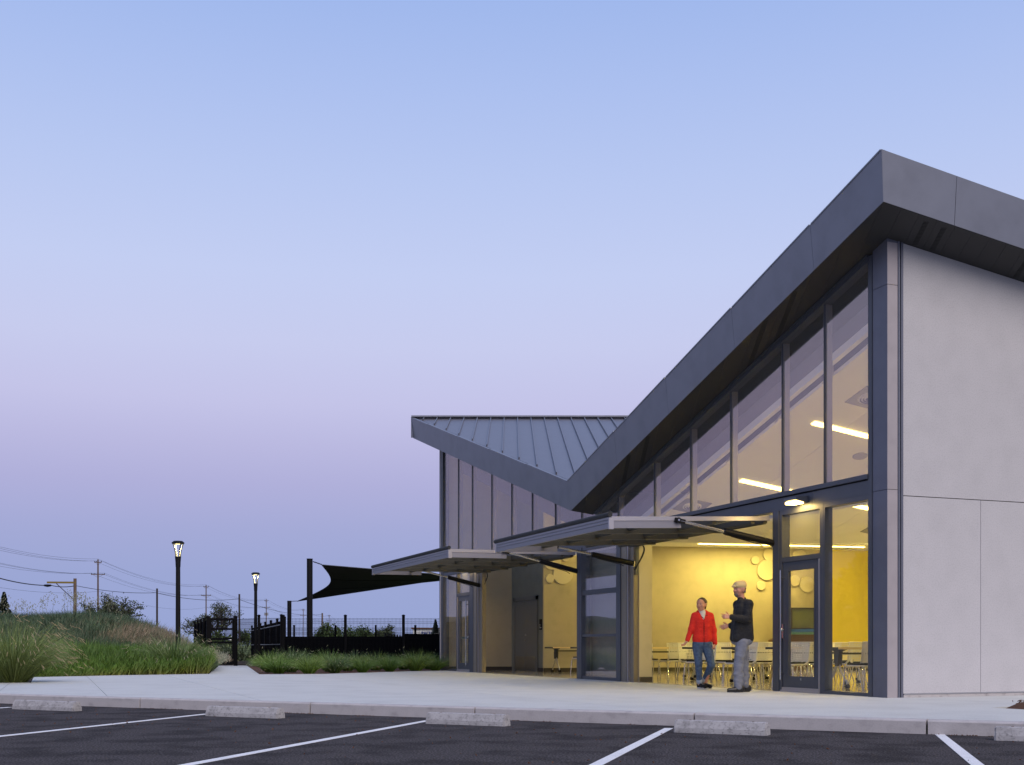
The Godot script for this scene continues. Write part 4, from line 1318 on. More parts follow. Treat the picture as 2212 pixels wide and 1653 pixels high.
# ---------------------------------------------------------------- site furniture
func lamp_posts() -> void:
	var t := thing("street_lamp", "tall black lamp post standing in the grass, nearest and leftmost, head lit", "street lamp", Vector3(-22.46, -0.05, 8.05), 0.39, "black lamp posts with open heads")
	var m := MB.new()
	m.tube([Vector3(0, 0, 0), Vector3(0, 3.2, 0), Vector3(0, 3.34, 0)], [0.078, 0.066, 0.06], 16)
	obj("pole", m, M.black, t)
	m = MB.new()
	m.tube([Vector3(0, 3.2, 0), Vector3(0, 3.36, 0), Vector3(0, 3.52, 0)], [0.072, 0.078, 0.092], 16)
	obj("neck", m, M.black, t)
	for a in 4:
		var d := Vector3(cos(a * PI / 2), 0, sin(a * PI / 2))
		m = MB.new()
		var pts := []
		for k in 8:
			var u := k / 7.0
			pts.append(Vector3(0, 3.5 + u * 0.41, 0) + d * (0.078 + 0.092 * u * u))
		m.tube(pts, 0.016, 6)
		obj("arm", m, M.alu_paint if a == 9 else M.black, t)
		m = MB.new()       # glowing strip stands in for lamplight on the inner face of the arm
		pts = []
		for k in 8:
			var u := k / 7.0
			pts.append(Vector3(0, 3.515 + u * 0.385, 0) + d * (0.06 + 0.092 * u * u))
		m.tube(pts, 0.005, 6)
		obj("lit_arm_face", m, M.post_glow, t)
	m = MB.new()
	m.lathe(Vector3(0, 3.9, 0), [[0.0, 0.0], [0.17, 0.0], [0.19, 0.02], [0.185, 0.04], [0.13, 0.085], [0.0, 0.095]], 24)
	obj("cap", m, M.black, t)
	m = MB.new()
	m.lathe(Vector3(0, 3.885, 0), [[0.0, 0.0], [0.085, 0.0], [0.085, 0.012], [0.0, 0.012]], 20)
	obj("lamp", m, M.post_glow, t)
	m = MB.new()
	m.lathe(Vector3(0, 3.515, 0), [[0.0, 0.0], [0.06, 0.0], [0.06, 0.01], [0.0, 0.012]], 16)
	obj("lens", m, M.post_glow, t)
	var l := AreaLight3D.new()
	l.name = "glow"
	l.area_size = Vector2(0.15, 0.15)
	l.area_normalize_energy = true
	l.light_energy = 1.2
	l.light_color = Color(1.0, 0.93, 0.72)
	l.shadow_enabled = true
	t.add_child(l)
	l.transform = Transform3D(Basis(Vector3.RIGHT, Vector3.FORWARD, Vector3.UP), Vector3(0, 3.875, 0))
	dup(t, "street_lamp", "smaller-looking black lamp post behind the mesh fence, right of the gate, head lit", Vector3(-36.88, -0.05, 3.49), 0.39)

func wires(m: MB, a: Vector3, b: Vector3, h: float, dx := 0.05, th := 0.0075) -> void:
	var l := (b - a).length()
	var n := int(l / dx)
	for i in n + 1:
		var p := a.lerp(b, float(i) / n)
		m.bar(p + Vector3(0, 0.03, 0), p + Vector3(0, h, 0), th, th)
	var nrm := (b - a).normalized().cross(Vector3.UP)
	for y in [0.06, 0.25, 0.45, 0.62, 0.68, 0.85, 1.05, 1.22, 1.28, 1.45, 1.62, 1.68, h - 0.03]:
		if y < h:
			m.bar(a + Vector3(0, y, 0) + nrm * 0.006, b + Vector3(0, y, 0) + nrm * 0.006, 0.008, 0.009)

func fence_post(at: Vector3, h: float, r: float, parent: Node) -> void:
	var m := MB.new()
	m.box(at + Vector3(-r, 0, -r), at + Vector3(r, h, r))
	m.lathe(at + Vector3(0, h, 0), [[r * 1.5, 0.0], [r * 1.4, 0.025], [r * 0.7, 0.05], [0.0, 0.055]], 10)
	obj("post", m, M.fence, parent)

func fence_run(label: String, pts: Array, h: float, screens: Array, group := "black welded mesh fences", post_h := 0.08, mesh_on := true) -> Node3D:
	var t := thing("mesh_fence", label, "fence", pts[0], 0, group)
	var o: Vector3 = pts[0]
	for i in pts.size():
		fence_post(pts[i] - o, h + post_h, 0.045, t)
	for i in pts.size() - 1:
		var m := MB.new()
		if mesh_on:
			wires(m, pts[i] - o, pts[i + 1] - o, h)
			tag(obj("wire_mesh", m, M.fence, t), "", "", "", "stuff")
		if i < screens.size() and screens[i] > 0.0:
			m = MB.new()
			var d: Vector3 = (pts[i + 1] - pts[i]).normalized()
			var nn := d.cross(Vector3.UP)
			if nn.dot(Vector3(0.93, 0, 0.36)) > 0: nn = -nn
			var p: Vector3 = pts[i] - o + nn * 0.03
			var q: Vector3 = pts[i + 1] - o + nn * 0.03
			var rows := []
			for y in 5:
				var row := []
				for k in 13:
					row.append(p.lerp(q, k / 12.0) + nn * (0.012 * sin(k * 2.1 + y)) + Vector3(0, 0.04 + screens[i] * y / 4.0 - 0.01 * sin(PI * k / 12.0) * (1 if y == 4 else 0), 0))
				rows.append(row)
			m.grid(rows)
			obj("privacy_screen", m, M.screen, t)
	return t

func fences() -> void:
	fence_run("long black mesh fence with dark privacy cloth along the planting strip, ending behind the building", [Vector3(-29.9, 0, 3.56), Vector3(-29.0, 0, 1.41), Vector3(-28.22, 0, -0.61), Vector3(-27.3, 0, -3.0)], 1.82, [1.1, 1.1, 1.2])
	fence_run("short black mesh fence panel between the gate and the angled cloth screen, seen obliquely", [Vector3(-32.95, 0, 4.86), Vector3(-30.9, 0, 4.3), Vector3(-29.95, 0, 3.62)], 1.84, [])
	# angled screen running away from the corner, cloth to the full height, stepping posts
	var pts := []
	for k in 7: pts.append(Vector3(-29.98, 0, 3.5).lerp(Vector3(-49.5, 0, 1.72), k / 6.0))
	var t := fence_run("black cloth-covered fence running away from the corner post with posts poking above", pts, 1.74, [1.72, 1.72, 1.72, 1.72, 1.72, 1.72], "black welded mesh fences", 0.1, false)
	for y in [0.1, 0.85, 1.6]:
		var m := MB.new()
		m.bar(Vector3(0, y, 0.05), pts[6] - pts[0] + Vector3(0, y, 0.05), 0.01, 0.035)
		obj("tension_band", m, M.galv, t)
	fence_run("far mesh fence line seen through the nearer fence, thin posts above the cloth", [Vector3(-49.4, 0, 1.5), Vector3(-48.68, 0, -0.38), Vector3(-47.89, 0, -2.44), Vector3(-47.11, 0, -4.45), Vector3(-46.35, 0, -6.42), Vector3(-45.4, 0, -8.9)], 1.78, [])
	pts = []
	for k in 12: pts.append(Vector3(-53.7, 0, -6.75).lerp(Vector3(-77.2, 0, -15.3), k / 11.0))
	var sc := []
	for k in 11: sc.append(1.36)
	fence_run("row of dark cloth fence panels stepping away in the distance below the round tree", pts, 1.38, sc, "black welded mesh fences", 0.12, false)
	# fence running back from the left of the gate
	pts = []
	for k in 5: pts.append(Vector3(-33.42, 0, 5.9).lerp(Vector3(-42.3, 0, 5.45), k / 4.0))
	fence_run("black cloth-covered fence running back from the left side of the gate", pts, 1.8, [1.78, 1.78, 1.78, 1.78], "black welded mesh fences", 0.1, false)
	# gate: frame, mesh infill, rails, lever
	var g := thing("mesh_gate", "black steel mesh gate with a bright lever at the end of the path", "gate", Vector3(-33.4, 0, 5.82))
	var d := Vector3(-33.0, 0, 4.9) - Vector3(-33.4, 0, 5.82)
	var L := d.length()
	d = d.normalized()
	var m := MB.new()
	for s in [-0.06, L + 0.02]:
		m = MB.new()
		m.bar(d * s, d * s + Vector3(0, 1.96, 0), 0.13, 0.13)
		obj("post", m, M.fence, g)
	m = MB.new()
	for s in [0.03, L - 0.08]:
		m.bar(d * s + Vector3(0, 0.05, 0), d * s + Vector3(0, 1.86, 0), 0.075, 0.06)
	for y in [0.08, 0.42, 0.92, 1.06, 1.45, 1.84]:
		m.bar(d * 0.03 + Vector3(0, y, 0), d * (L - 0.08) + Vector3(0, y, 0), 0.05, 0.08)
	obj("frame", m, M.fence, g)
	m = MB.new()
	wires(m, d * 0.05, d * (L - 0.1), 1.82, 0.045, 0.02)
	tag(obj("wire_mesh", m, M.fence, g), "", "", "", "stuff")
	m = MB.new()
	m.box(Vector3(-0.01, 0.06, -0.01), Vector3(0.01, 0.34, 0.01))
	m.bar(d * 0.06 + Vector3(0, 0.2, 0), d * (L - 0.1) + Vector3(0, 0.2, 0), 0.01, 0.3)
	obj("kick_plate", m, M.fence, g)
	m = MB.new()
	var hp := d * (L - 0.12) + Vector3(0.05, 1.02, 0.03)
	m.tube([hp, hp + Vector3(0.04, 0, 0.015), hp + Vector3(0.05, 0, 0.0) - d * 0.13], 0.014, 8)
	m.ball(hp + Vector3(0.0, 0.12, 0), Vector3(0.025, 0.025, 0.025), 6)
	obj("lever", m, M.steel, g)

func shade_sail() -> void:
	for e in [[Vector3(-31.47, -0.05, 2.25), 4.22, 0.115, "thick black steel sail post beside the fence, the taller and nearer one"], [Vector3(-47.77, -0.05, 0.04), 3.2, 0.112, "black steel sail post behind the fence, the shorter one left of the tall post"]]:
		var t := thing("sail_post", e[3], "post", e[0], 0, "posts of the shade sail")
		var m := MB.new()
		m.tube([Vector3.ZERO, Vector3(0, e[1], 0)], e[2], 20)
		m.tube([Vector3(0, e[1], 0), Vector3(0, e[1] + 0.015, 0)], e[2] + 0.008, 20)
		obj("column", m, M.black, t)
		m = MB.new()
		m.tube([Vector3(-e[2] - 0.02, 0.12, 0), Vector3(e[2] + 0.02, 0.12, 0)], 0.02, 6)
		m.box(Vector3(-0.2, 0, -0.2), Vector3(0.2, 0.06, 0.2))
		obj("base_plate", m, M.black, t)
	var c := [Vector3(-31.75, 3.98, 1.72), Vector3(-47.6, 3.14, -0.35), Vector3(-35.2, 3.78, -7.2), Vector3(-44.13, 4.75, -10.4)]
	var s := thing("shade_sail", "dark triangular-looking fabric shade sail stretched between the black posts and the building", "shade sail")
	var rows := []
	for i in 25:
		var u := i / 24.0
		var row := []
		for j in 25:
			var v := j / 24.0
			var p: Vector3 = c[0].lerp(c[1], u).lerp(c[2].lerp(c[3], u), v)
			# hems curve inwards
			var mid: Vector3 = (c[0] + c[1] + c[2] + c[3]) * 0.25
			var pull: float = 0.42 * 4.0 * u * (1 - u) * (1 - v) ** 3 + 0.1 * 4.0 * u * (1 - u) * v ** 3 + 0.05 * 4.0 * v * (1 - v)
			row.append(p.lerp(mid, pull * 0.5) + Vector3(0, -0.12 * 4 * u * (1 - u) * 4 * v * (1 - v), 0))
		rows.append(row)
	var m := MB.new()
	m.grid(rows)
	obj("fabric", m, M.sail, s)
	for k in [8, 16]:
		m = MB.new()
		var line := []
		for j in 25: line.append(rows[k][j] + Vector3(0, -0.004, 0))
		m.tube(line, 0.009, 4, false)
		obj("seam", m, M.black, s)
	for k in [0, 1]:
		m = MB.new()
		var edge := []
		for j in 25: edge.append(rows[24 * k][j])
		m.tube(edge, 0.018, 6)
		obj("hem", m, M.sail, s)
	m = MB.new()
	var edge := []
	for i in 25: edge.append(rows[i][0])
	m.tube(edge, 0.018, 6)
	obj("hem", m, M.sail, s)
	for e in [[Vector3(-31.4, 4.06, 2.13), c[0]], [Vector3(-47.66, 3.12, 0.0), c[1]]]:
		m = MB.new()
		for k in 6:
			var p: Vector3 = e[0].lerp(e[1], (k + 0.5) / 6.0)
			var q: Vector3 = e[0].lerp(e[1], k / 6.0)
			m.tube([q, p + Vector3(0, 0.02, 0), e[0].lerp(e[1], (k + 1) / 6.0)], 0.018, 6)
		obj("chain", m, M.black, s)

func sag(a: Vector3, b: Vector3, drop: float, n := 14) -> Array:
	var p := []
	for i in n + 1:
		var t := float(i) / n
		p.append(a.lerp(b, t) - Vector3(0, drop * 4.0 * t * (1 - t), 0))
	return p

func poles() -> void:
	# tall distribution line
	var line := [Vector3(-132, 0, 29.2), Vector3(-201.81, 0, 4.73), Vector3(-281.28, 0, -22.66), Vector3(-359.64, 0, -50.15), Vector3(-450.12, 0, -79.57), Vector3(-539.36, 0, -109.4), Vector3(-640, 0, -140)]
	var hs := [15.9, 15.92, 15.9, 15.75, 15.75, 15.9, 15.6]
	var names := ["", "tall grey utility pole behind the oak, with a short upper and a long lower crossarm", "second tall utility pole, left of the gate, with two crossarms", "utility pole with two crossarms and a transformer just right of the second lamp post", "utility pole with a tilted crossarm between the two black sail posts", "thin far utility pole right of the tall sail post", "thinnest far utility pole over the distant bushes"]
	var dirn := (line[2] - line[1] as Vector3).normalized()
	var side := dirn.cross(Vector3.UP).normalized()
	for i in range(1, 7):
		var t := thing("utility_pole", names[i], "utility pole", line[i] - Vector3(0, 0.1, 0), 0, "tall utility poles")
		var m := MB.new()
		m.tube([Vector3.ZERO, Vector3(0, hs[i], 0)], [0.19, 0.12], 10)
		obj("shaft", m, M.wood_pole, t)
		for e in [[hs[i] - 0.5, 0.62], [hs[i] - 2.6, 1.2]]:
			m = MB.new()
			m.bar(side * -e[1] + Vector3(0, e[0], 0), side * e[1] + Vector3(0, e[0], 0), 0.11, 0.13)
			obj("crossarm", m, M.wood_pole, t)
			m = MB.new()
			for s in [-0.92, -0.45, 0.92]:
				m.lathe(side * e[1] * s + Vector3(0, e[0] + 0.06, 0), [[0.05, 0], [0.07, 0.08], [0.03, 0.2], [0, 0.2]], 8)
			obj("insulators", m, M.wire, t)
			m = MB.new()
			for s in [-1.0, 1.0]:
				m.bar(side * e[1] * 0.7 * s + Vector3(0, e[0] - 0.05, 0), Vector3(0, e[0] - 0.55, 0), 0.03, 0.03)
			obj("brace", m, M.wire, t)
		if i == 3:
			for s in [-1.0, 1.0]:
				m = MB.new()
				m.tube([side * 0.4 * s + Vector3(0, 10.6, 0), side * 0.4 * s + Vector3(0, 11.5, 0)], 0.25, 12)
				obj("transformer", m, M.galv, t)
	var runs := [[0.0, 0.0, "topmost overhead wire of the tall pole line"], [-0.57, -0.35, "upper overhead wire on the left end of the short crossarms"], [0.57, -0.35, "upper overhead wire on the right end of the short crossarms"], [-1.1, -2.45, "lower overhead wire on the left end of the long crossarms"], [0.54, -2.45, "lower overhead wire near the middle of the long crossarms"], [1.1, -2.45, "lower overhead wire on the right end of the long crossarms"], [0.1, -5.6, "lowest thin cable on the tall pole line"]]
	for r in runs:
		var m := MB.new()
		for i in 6:
			m.tube(sag(line[i] + side * r[0] + Vector3(0, hs[i] + r[1], 0), line[i + 1] + side * r[0] + Vector3(0, hs[i + 1] + r[1], 0), 1.5), 0.016, 4, false)
		tag(obj("power_line", m, M.wire), r[2], "power line", "wires between the tall poles")
	# short pole with a bracket arm and its cable
	var t := thing("utility_pole", "short weathered wooden pole rising from the grass with one side arm and brace", "utility pole", Vector3(-123.27, -0.1, 9.55), 0, "short cable poles")
	var m := MB.new()
	m.tube([Vector3.ZERO, Vector3(0, 8.3, 0)], [0.19, 0.165], 12)
	obj("shaft", m, M.wood_pole, t)
	m = MB.new()
	m.bar(Vector3(0.12, 7.85, -0.1), Vector3(-1.1, 7.87, 2.85), 0.16, 0.2)
	obj("arm", m, M.wood_arm, t)
	m = MB.new()
	m.bar(Vector3(-0.75, 7.75, 1.9), Vector3(0, 5.95, 0.1), 0.07, 0.07)
	obj("brace", m, M.dark_pole, t)
	m = MB.new()
	m.tube([Vector3(-1.0, 7.55, 2.45), Vector3(-1.15, 7.52, 2.8), Vector3(-1.28, 7.55, 3.15)], [0.1, 0.15, 0.1], 8)
	m.tube(sag(Vector3(0.1, 7.5, 0), Vector3(-1.0, 7.55, 2.45), 0.15, 6), 0.045, 6)
	obj("splice_case", m, M.black, t)
	for e in [[Vector3(-145.03, -0.1, -0.73), 8.36, 0.12, "dark bare pole standing between the oak and the nearest lamp post"], [Vector3(-157.44, -0.1, -13.0), 8.35, 0.13, "dark bare pole right behind the gate"], [Vector3(-248.28, -0.1, -44.28), 8.35, 0.18, "reddish bare pole behind the fence, right of the tall sail post"]]:
		var q := thing("utility_pole", e[3], "utility pole", e[0], 0, "short cable poles")
		m = MB.new()
		m.tube([Vector3.ZERO, Vector3(0, e[1], 0)], [e[2] * 1.1, e[2]], 10)
		obj("shaft", m, M.dark_pole if e[0].x > -200 else M.wood_pole, q)
		m = MB.new()
		m.tube([Vector3(0, e[1], 0), Vector3(0, e[1] + 0.03, 0)], e[2] * 1.05, 10)
		obj("cap", m, M.dark_pole, q)
	m = MB.new()
	m.tube(sag(Vector3(-100.5, 7.6, 18.4), Vector3(-124.55, 7.45, 12.7), 0.3), 0.055, 6, false)
	tag(obj("power_line", m, M.wire), "thick black cable coming in from the left to the short pole's side arm", "power line")
	m = MB.new()
	m.tube(sag(Vector3(-123.27, 7.4, 9.4), Vector3(-145.03, 7.75, -0.73), 0.3), 0.03, 4, false)
	m.tube(sag(Vector3(-145.03, 7.7, -0.73), Vector3(-157.44, 7.6, -13.0), 0.5), 0.03, 4, false)
	m.tube(sag(Vector3(-157.44, 7.5, -13.0), Vector3(-248.28, 8.0, -44.28), 0.9), 0.03, 4, false)
	tag(obj("power_line", m, M.wire), "dark cable strung along the short bare poles behind the lamp post", "power line")

func far_buildings() -> void:
	var yaw := atan2(0.9328, 0.3604)
	var b := thing("warehouse", "low white shop with brown roof edge and blue letters, far off through the fence", "building", Vector3(-237.0, -0.1, -66.5), yaw)
	var m := MB.new()
	m.box(Vector3(-4.2, 0, -9), Vector3(12, 4.75, 0))
	obj("wall", m, M.white_wall, b)
	m = MB.new()
	m.prism(v2([-4.6, 4.75, 12.4, 4.75, 12.4, 4.9, 2.0, 5.0, -4.6, 5.1]), Vector3.ZERO, Vector3.RIGHT, Vector3.UP, Vector3.BACK, -9.3, 0.3)
	obj("roof", m, M.roof_brown, b)
	for x in [4.5, 7.5, 10.0]:
		m = MB.new()
		m.box(Vector3(x, 0.6, 0.0), Vector3(x + 1.6, 2.4, 0.06))
		obj("window", m, M.frame, b)
	var tm := TextMesh.new()
	var f := SystemFont.new()
	f.font_names = PackedStringArray(["Droid Sans"])
	f.font_weight = 700
	tm.font = f
	tm.text = "PACIFIC"
	tm.font_size = 64
	tm.pixel_size = 0.0145
	tm.depth = 0.08
	var o := MeshInstance3D.new()
	o.mesh = tm
	o.material_override = M.sign_blue
	add(o, "lettering", b)
	o.position = Vector3(-0.6, 3.85, 0.06)
	var s := thing("shed", "low pale shed roof line beyond the fence, left of the dark cloth panels", "building", Vector3(-203.0, -0.1, -50.5), yaw)
	m = MB.new()
	m.box(Vector3(-1.3, 0, -4), Vector3(1.6, 2.25, 0))
	obj("wall", m, M.white_wall, s)
	m = MB.new()
	m.box(Vector3(-1.5, 2.25, -4.2), Vector3(1.8, 2.4, 0.2))
	obj("roof", m, M.alu_paint, s)
# ---------------------------------------------------------------- vegetation
func multi(called: String, mesh: Mesh, m: Material, places: Array, cols: Array, parent: Node = null) -> MultiMeshInstance3D:
	var mm := MultiMesh.new()
	mm.transform_format = MultiMesh.TRANSFORM_3D
	mm.use_colors = true
	mm.mesh = mesh
	mm.instance_count = places.size()
	for i in places.size():
		mm.set_instance_transform(i, places[i])
		mm.set_instance_color(i, cols[i])
	var o := MultiMeshInstance3D.new()
	o.multimesh = mm
	o.material_override = m
	add(o, called, parent)
	return o

func blade(m: MB, base: Vector3, dir: Vector3, length: float, droop: float, w: float, c0: Color, c1: Color, segs := 4) -> Vector3:
	var p := base
	var d := dir.normalized()
	var side := d.cross(Vector3(rng.randf() - 0.5, 0.2, rng.randf() - 0.5)).normalized()
	var step := length / segs
	for i in segs:
		var q := p + d * step
		var w0 := w * (1.0 - float(i) / segs) ** 0.6
		var w1 := w * (1.0 - float(i + 1) / segs) ** 0.6
		var nn := (side.cross(d) + Vector3.UP * 0.6).normalized()
		m.col = c0.lerp(c1, float(i) / segs)
		if i == segs - 1:
			m.tri(p - side * w0, p + side * w0, q, nn, nn, nn)
		else:
			m.quad(p - side * w0, p + side * w0, q + side * w1, q - side * w1, nn)
		p = q
		d = (d + Vector3.DOWN * droop * (i + 1) / segs).normalized()
	return p

func tuft(n: int, spread: float, w: float, c0: Color, c1: Color, lean: float, sd: int, seed_share := 0.0, seed_c := Color(0.3, 0.22, 0.12)) -> ArrayMesh:
	rng.seed = sd
	var m := MB.new()
	for i in n:
		var a := rng.randf() * TAU
		var b := Vector3(cos(a), 0, sin(a)) * spread * sqrt(rng.randf())
		var dir := Vector3(cos(a), 0, sin(a)) * rng.randf() * lean + Vector3(rng.randfn(0, 0.12), 1, rng.randfn(0, 0.12))
		var k := rng.randf_range(0.8, 1.2)
		var tip := blade(m, b, dir, rng.randf_range(0.6, 1.05), rng.randf_range(0.05, 0.7), w * rng.randf_range(0.7, 1.3), Color(c0.r * k, c0.g * k, c0.b * k), Color(c1.r * k, c1.g * k, c1.b * k))
		if rng.randf() < seed_share:
			m.col = seed_c
			for q in 4:
				var o := Vector3(rng.randfn(0, 0.03), -q * 0.035, rng.randfn(0, 0.03))
				m.obox(Transform3D(Basis(Vector3.RIGHT, rng.randfn(0, 0.5)), tip + o), Vector3(0.012, 0.045, 0.012))
	return m.mesh()

func grass() -> void:
	var field := v2([-18.7, 10.0, -17.45, 12.0, -12.66, 12.0, -12.9, 12.65, -13.2, 13.55, -15.3, 16.5, -18.4, 19.7, -30, 33, -62, 44, -62, 5.4, -33.8, 5.6, -19.5, 7.6])
	var fresh := [tuft(16, 0.1, 0.011, Color(0.14, 0.14, 0.025), Color(0.048, 0.16, 0.01), 0.25, 101), tuft(16, 0.1, 0.011, Color(0.15, 0.145, 0.03), Color(0.068, 0.17, 0.012), 0.25, 102)]
	var dark := [tuft(16, 0.12, 0.012, Color(0.07, 0.09, 0.04), Color(0.042, 0.09, 0.045), 0.35, 103, 0.03, Color(0.2, 0.2, 0.12)), tuft(16, 0.12, 0.012, Color(0.08, 0.1, 0.045), Color(0.06, 0.11, 0.055), 0.35, 104, 0.05, Color(0.22, 0.21, 0.13))]
	var dry := tuft(16, 0.12, 0.010, Color(0.13, 0.12, 0.065), Color(0.27, 0.21, 0.135), 0.5, 105, 0.18, Color(0.3, 0.23, 0.15))
	var pale := tuft(14, 0.12, 0.009, Color(0.1, 0.13, 0.06), Color(0.13, 0.19, 0.1), 0.5, 106, 0.2, Color(0.34, 0.34, 0.24))
	var sets := [[], [], [], [], [], []]
	var cols := [[], [], [], [], [], []]
	rng.seed = 77
	var nz := FastNoiseLite.new()
	nz.frequency = 0.35
	nz.seed = 5
	var got := 0
	for i in 70000:
		var dense := i < 54000
		var l := rng.randf_range(-18.6, -7.4) if dense else rng.randf_range(-50.0, -17.0)
		var d := rng.randf_range(24.5, 47.0) if dense else rng.randf_range(28.0, 60.0)
		if not dense and i % 2: continue
		var x := 14.28 + 0.3604 * l - 0.9328 * d
		var z := 11.47 - 0.9328 * l - 0.3604 * d
		if not Geometry2D.is_point_in_polygon(Vector2(x, z), field): continue
		var front := 30.2 + smoothstep(-16.0, -9.0, l) * 3.3
		if l < -15.5: front = 29.5
		var back := d - front
		if dense and back > 11.5: continue
		if dense and back > 9.0 and rng.randf() < 0.5: continue
		var nv := nz.get_noise_2d(x, z)
		var k := 0
		var h := 0.86
		if back < 2.6 + nv * 1.6:
			k = 0 if rng.randf() < 0.5 else 1
			h = 0.78 + 0.12 * nv + minf(back, 0.4) * 0.25
		else:
			k = 2 if rng.randf() < 0.5 else 3
			h = 0.82
		if l > -11.2 and back > 2.0 and rng.randf() < smoothstep(-11.2, -9.6, l) * 0.85:
			k = 5
			h = 0.75
		if back > 3.8 and l > -14.0 and l < -10.6 and rng.randf() < (0.85 if l > -12.9 else 0.1) * smoothstep(3.6, 6.0, back + nv * 2.0):
			k = 4
			h = 0.74
		h *= rng.randf_range(0.72, 1.12)
		var t := Transform3D(Basis(Vector3.UP, rng.randf() * TAU).rotated(Vector3(rng.randf() - 0.5, 0, rng.randf() - 0.5).normalized(), rng.randf() * 0.16).scaled(Vector3(1.0, h, 1.0)), Vector3(x, mound_height(x, z) - 0.06, z))
		sets[k].append(t)
		var sh := 1.0 + 0.42 * nv + rng.randf_range(-0.2, 0.2)
		cols[k].append(Color(sh, sh, sh))
	var meshes: Array = [fresh[0], fresh[1], dark[0], dark[1], dry, pale]
	var labels := ["fresh green tall grass along the front of the mound", "fresh yellow-green tall grass mixed along the front of the mound", "dark blue-green wild grass on the back of the mound", "grey-green wild grass over the mound", "dry straw-coloured grass on the right shoulder of the mound", "pale feathery grass in front of the gate"]
	for k in 6:
		tag(multi("tall_grass", meshes[k], M.grass, sets[k], cols[k]), labels[k], "grass", "", "stuff")
	# wild oats standing above the crest
	rng.seed = 31
	var oats := MB.new()
	for i in 95:
		var l := rng.randf_range(-17.5, -12.3)
		if i > 55: l = rng.randf_range(-12.3, -8.0)
		var front := 30.2 + smoothstep(-16.0, -9.0, l) * 3.3
		var d := front + rng.randf_range(6.5, 9.5)
		var x := 14.28 + 0.3604 * l - 0.9328 * d
		var z := 11.47 - 0.9328 * l - 0.3604 * d
		if z < 8.4 - (x + 19.4) * 0.143: continue
		var p := Vector3(x, mound_height(x, z), z)
		var tall := rng.randf_range(0.95, 1.45) if i < 56 else rng.randf_range(0.8, 1.05)
		var tip := blade(oats, p, Vector3(rng.randfn(0, 0.1), 1, rng.randfn(0, 0.1)), tall, 0.25, 0.007, Color(0.12, 0.14, 0.06), Color(0.2, 0.2, 0.12))
		for q in 14:
			var u := q / 14.0
			var o := tip + Vector3(rng.randfn(0, 0.05), -u * 0.34, rng.randfn(0, 0.05)) * Vector3(1 + u, 1, 1 + u)
			oats.col = Color(0.2, 0.21, 0.14)
			oats.obox(Transform3D(Basis(Vector3(1, 0, 0.3).normalized(), rng.randfn(0, 0.6)), o), Vector3(0.016, 0.04, 0.016))
	tag(obj("wild_oats", oats, M.grass), "wild oat stems with nodding seed heads above the crest of the mound", "grass", "", "stuff")

func clump(called: String, label: String, at: Vector3, n: int, r: float, h: float, w: float, c0: Color, c1: Color, sd: int, heads: int, head_c: Color, group := "", droop := 1.0) -> Node3D:
	var t := thing(called, label, "ornamental grass", at, 0, group)
	rng.seed = sd
	var m := MB.new()
	var hm := MB.new()
	for i in n:
		var a := rng.randf() * TAU
		var tilt := sqrt(rng.randf())
		var b := Vector3(cos(a), 0, sin(a)) * r * 0.22 * rng.randf()
		var dir := Vector3(cos(a), 0, sin(a)) * tilt * 1.15 + Vector3(rng.randfn(0, 0.1), 1.0, rng.randfn(0, 0.1))
		var k := rng.randf_range(0.7, 1.25)
		var ln := h * rng.randf_range(0.75, 1.15)
		var tip := blade(m, b, dir, ln, droop * rng.randf_range(0.15, 0.55), w * rng.randf_range(0.6, 1.3), Color(c0.r * k, c0.g * k, c0.b * k), Color(c1.r * k, c1.g * k, c1.b * k), 6)
		if i < heads:
			var dd := (Vector3(cos(a), 0, sin(a)) * 0.8 + Vector3.DOWN * rng.randf_range(0.1, 0.9)).normalized()
			hm.col = Color(head_c.r * k, head_c.g * k, head_c.b * k)
			var hl := h * 0.085
			hm.tube([tip - dd * hl * 0.3, tip + dd * hl * 0.4, tip + dd * hl], [w * 0.5, w * 1.1, w * 0.3], 5)
	obj("blades", m, M.grass, t)
	if heads:
		obj("seed_heads", hm, M.grass, t)
	return t

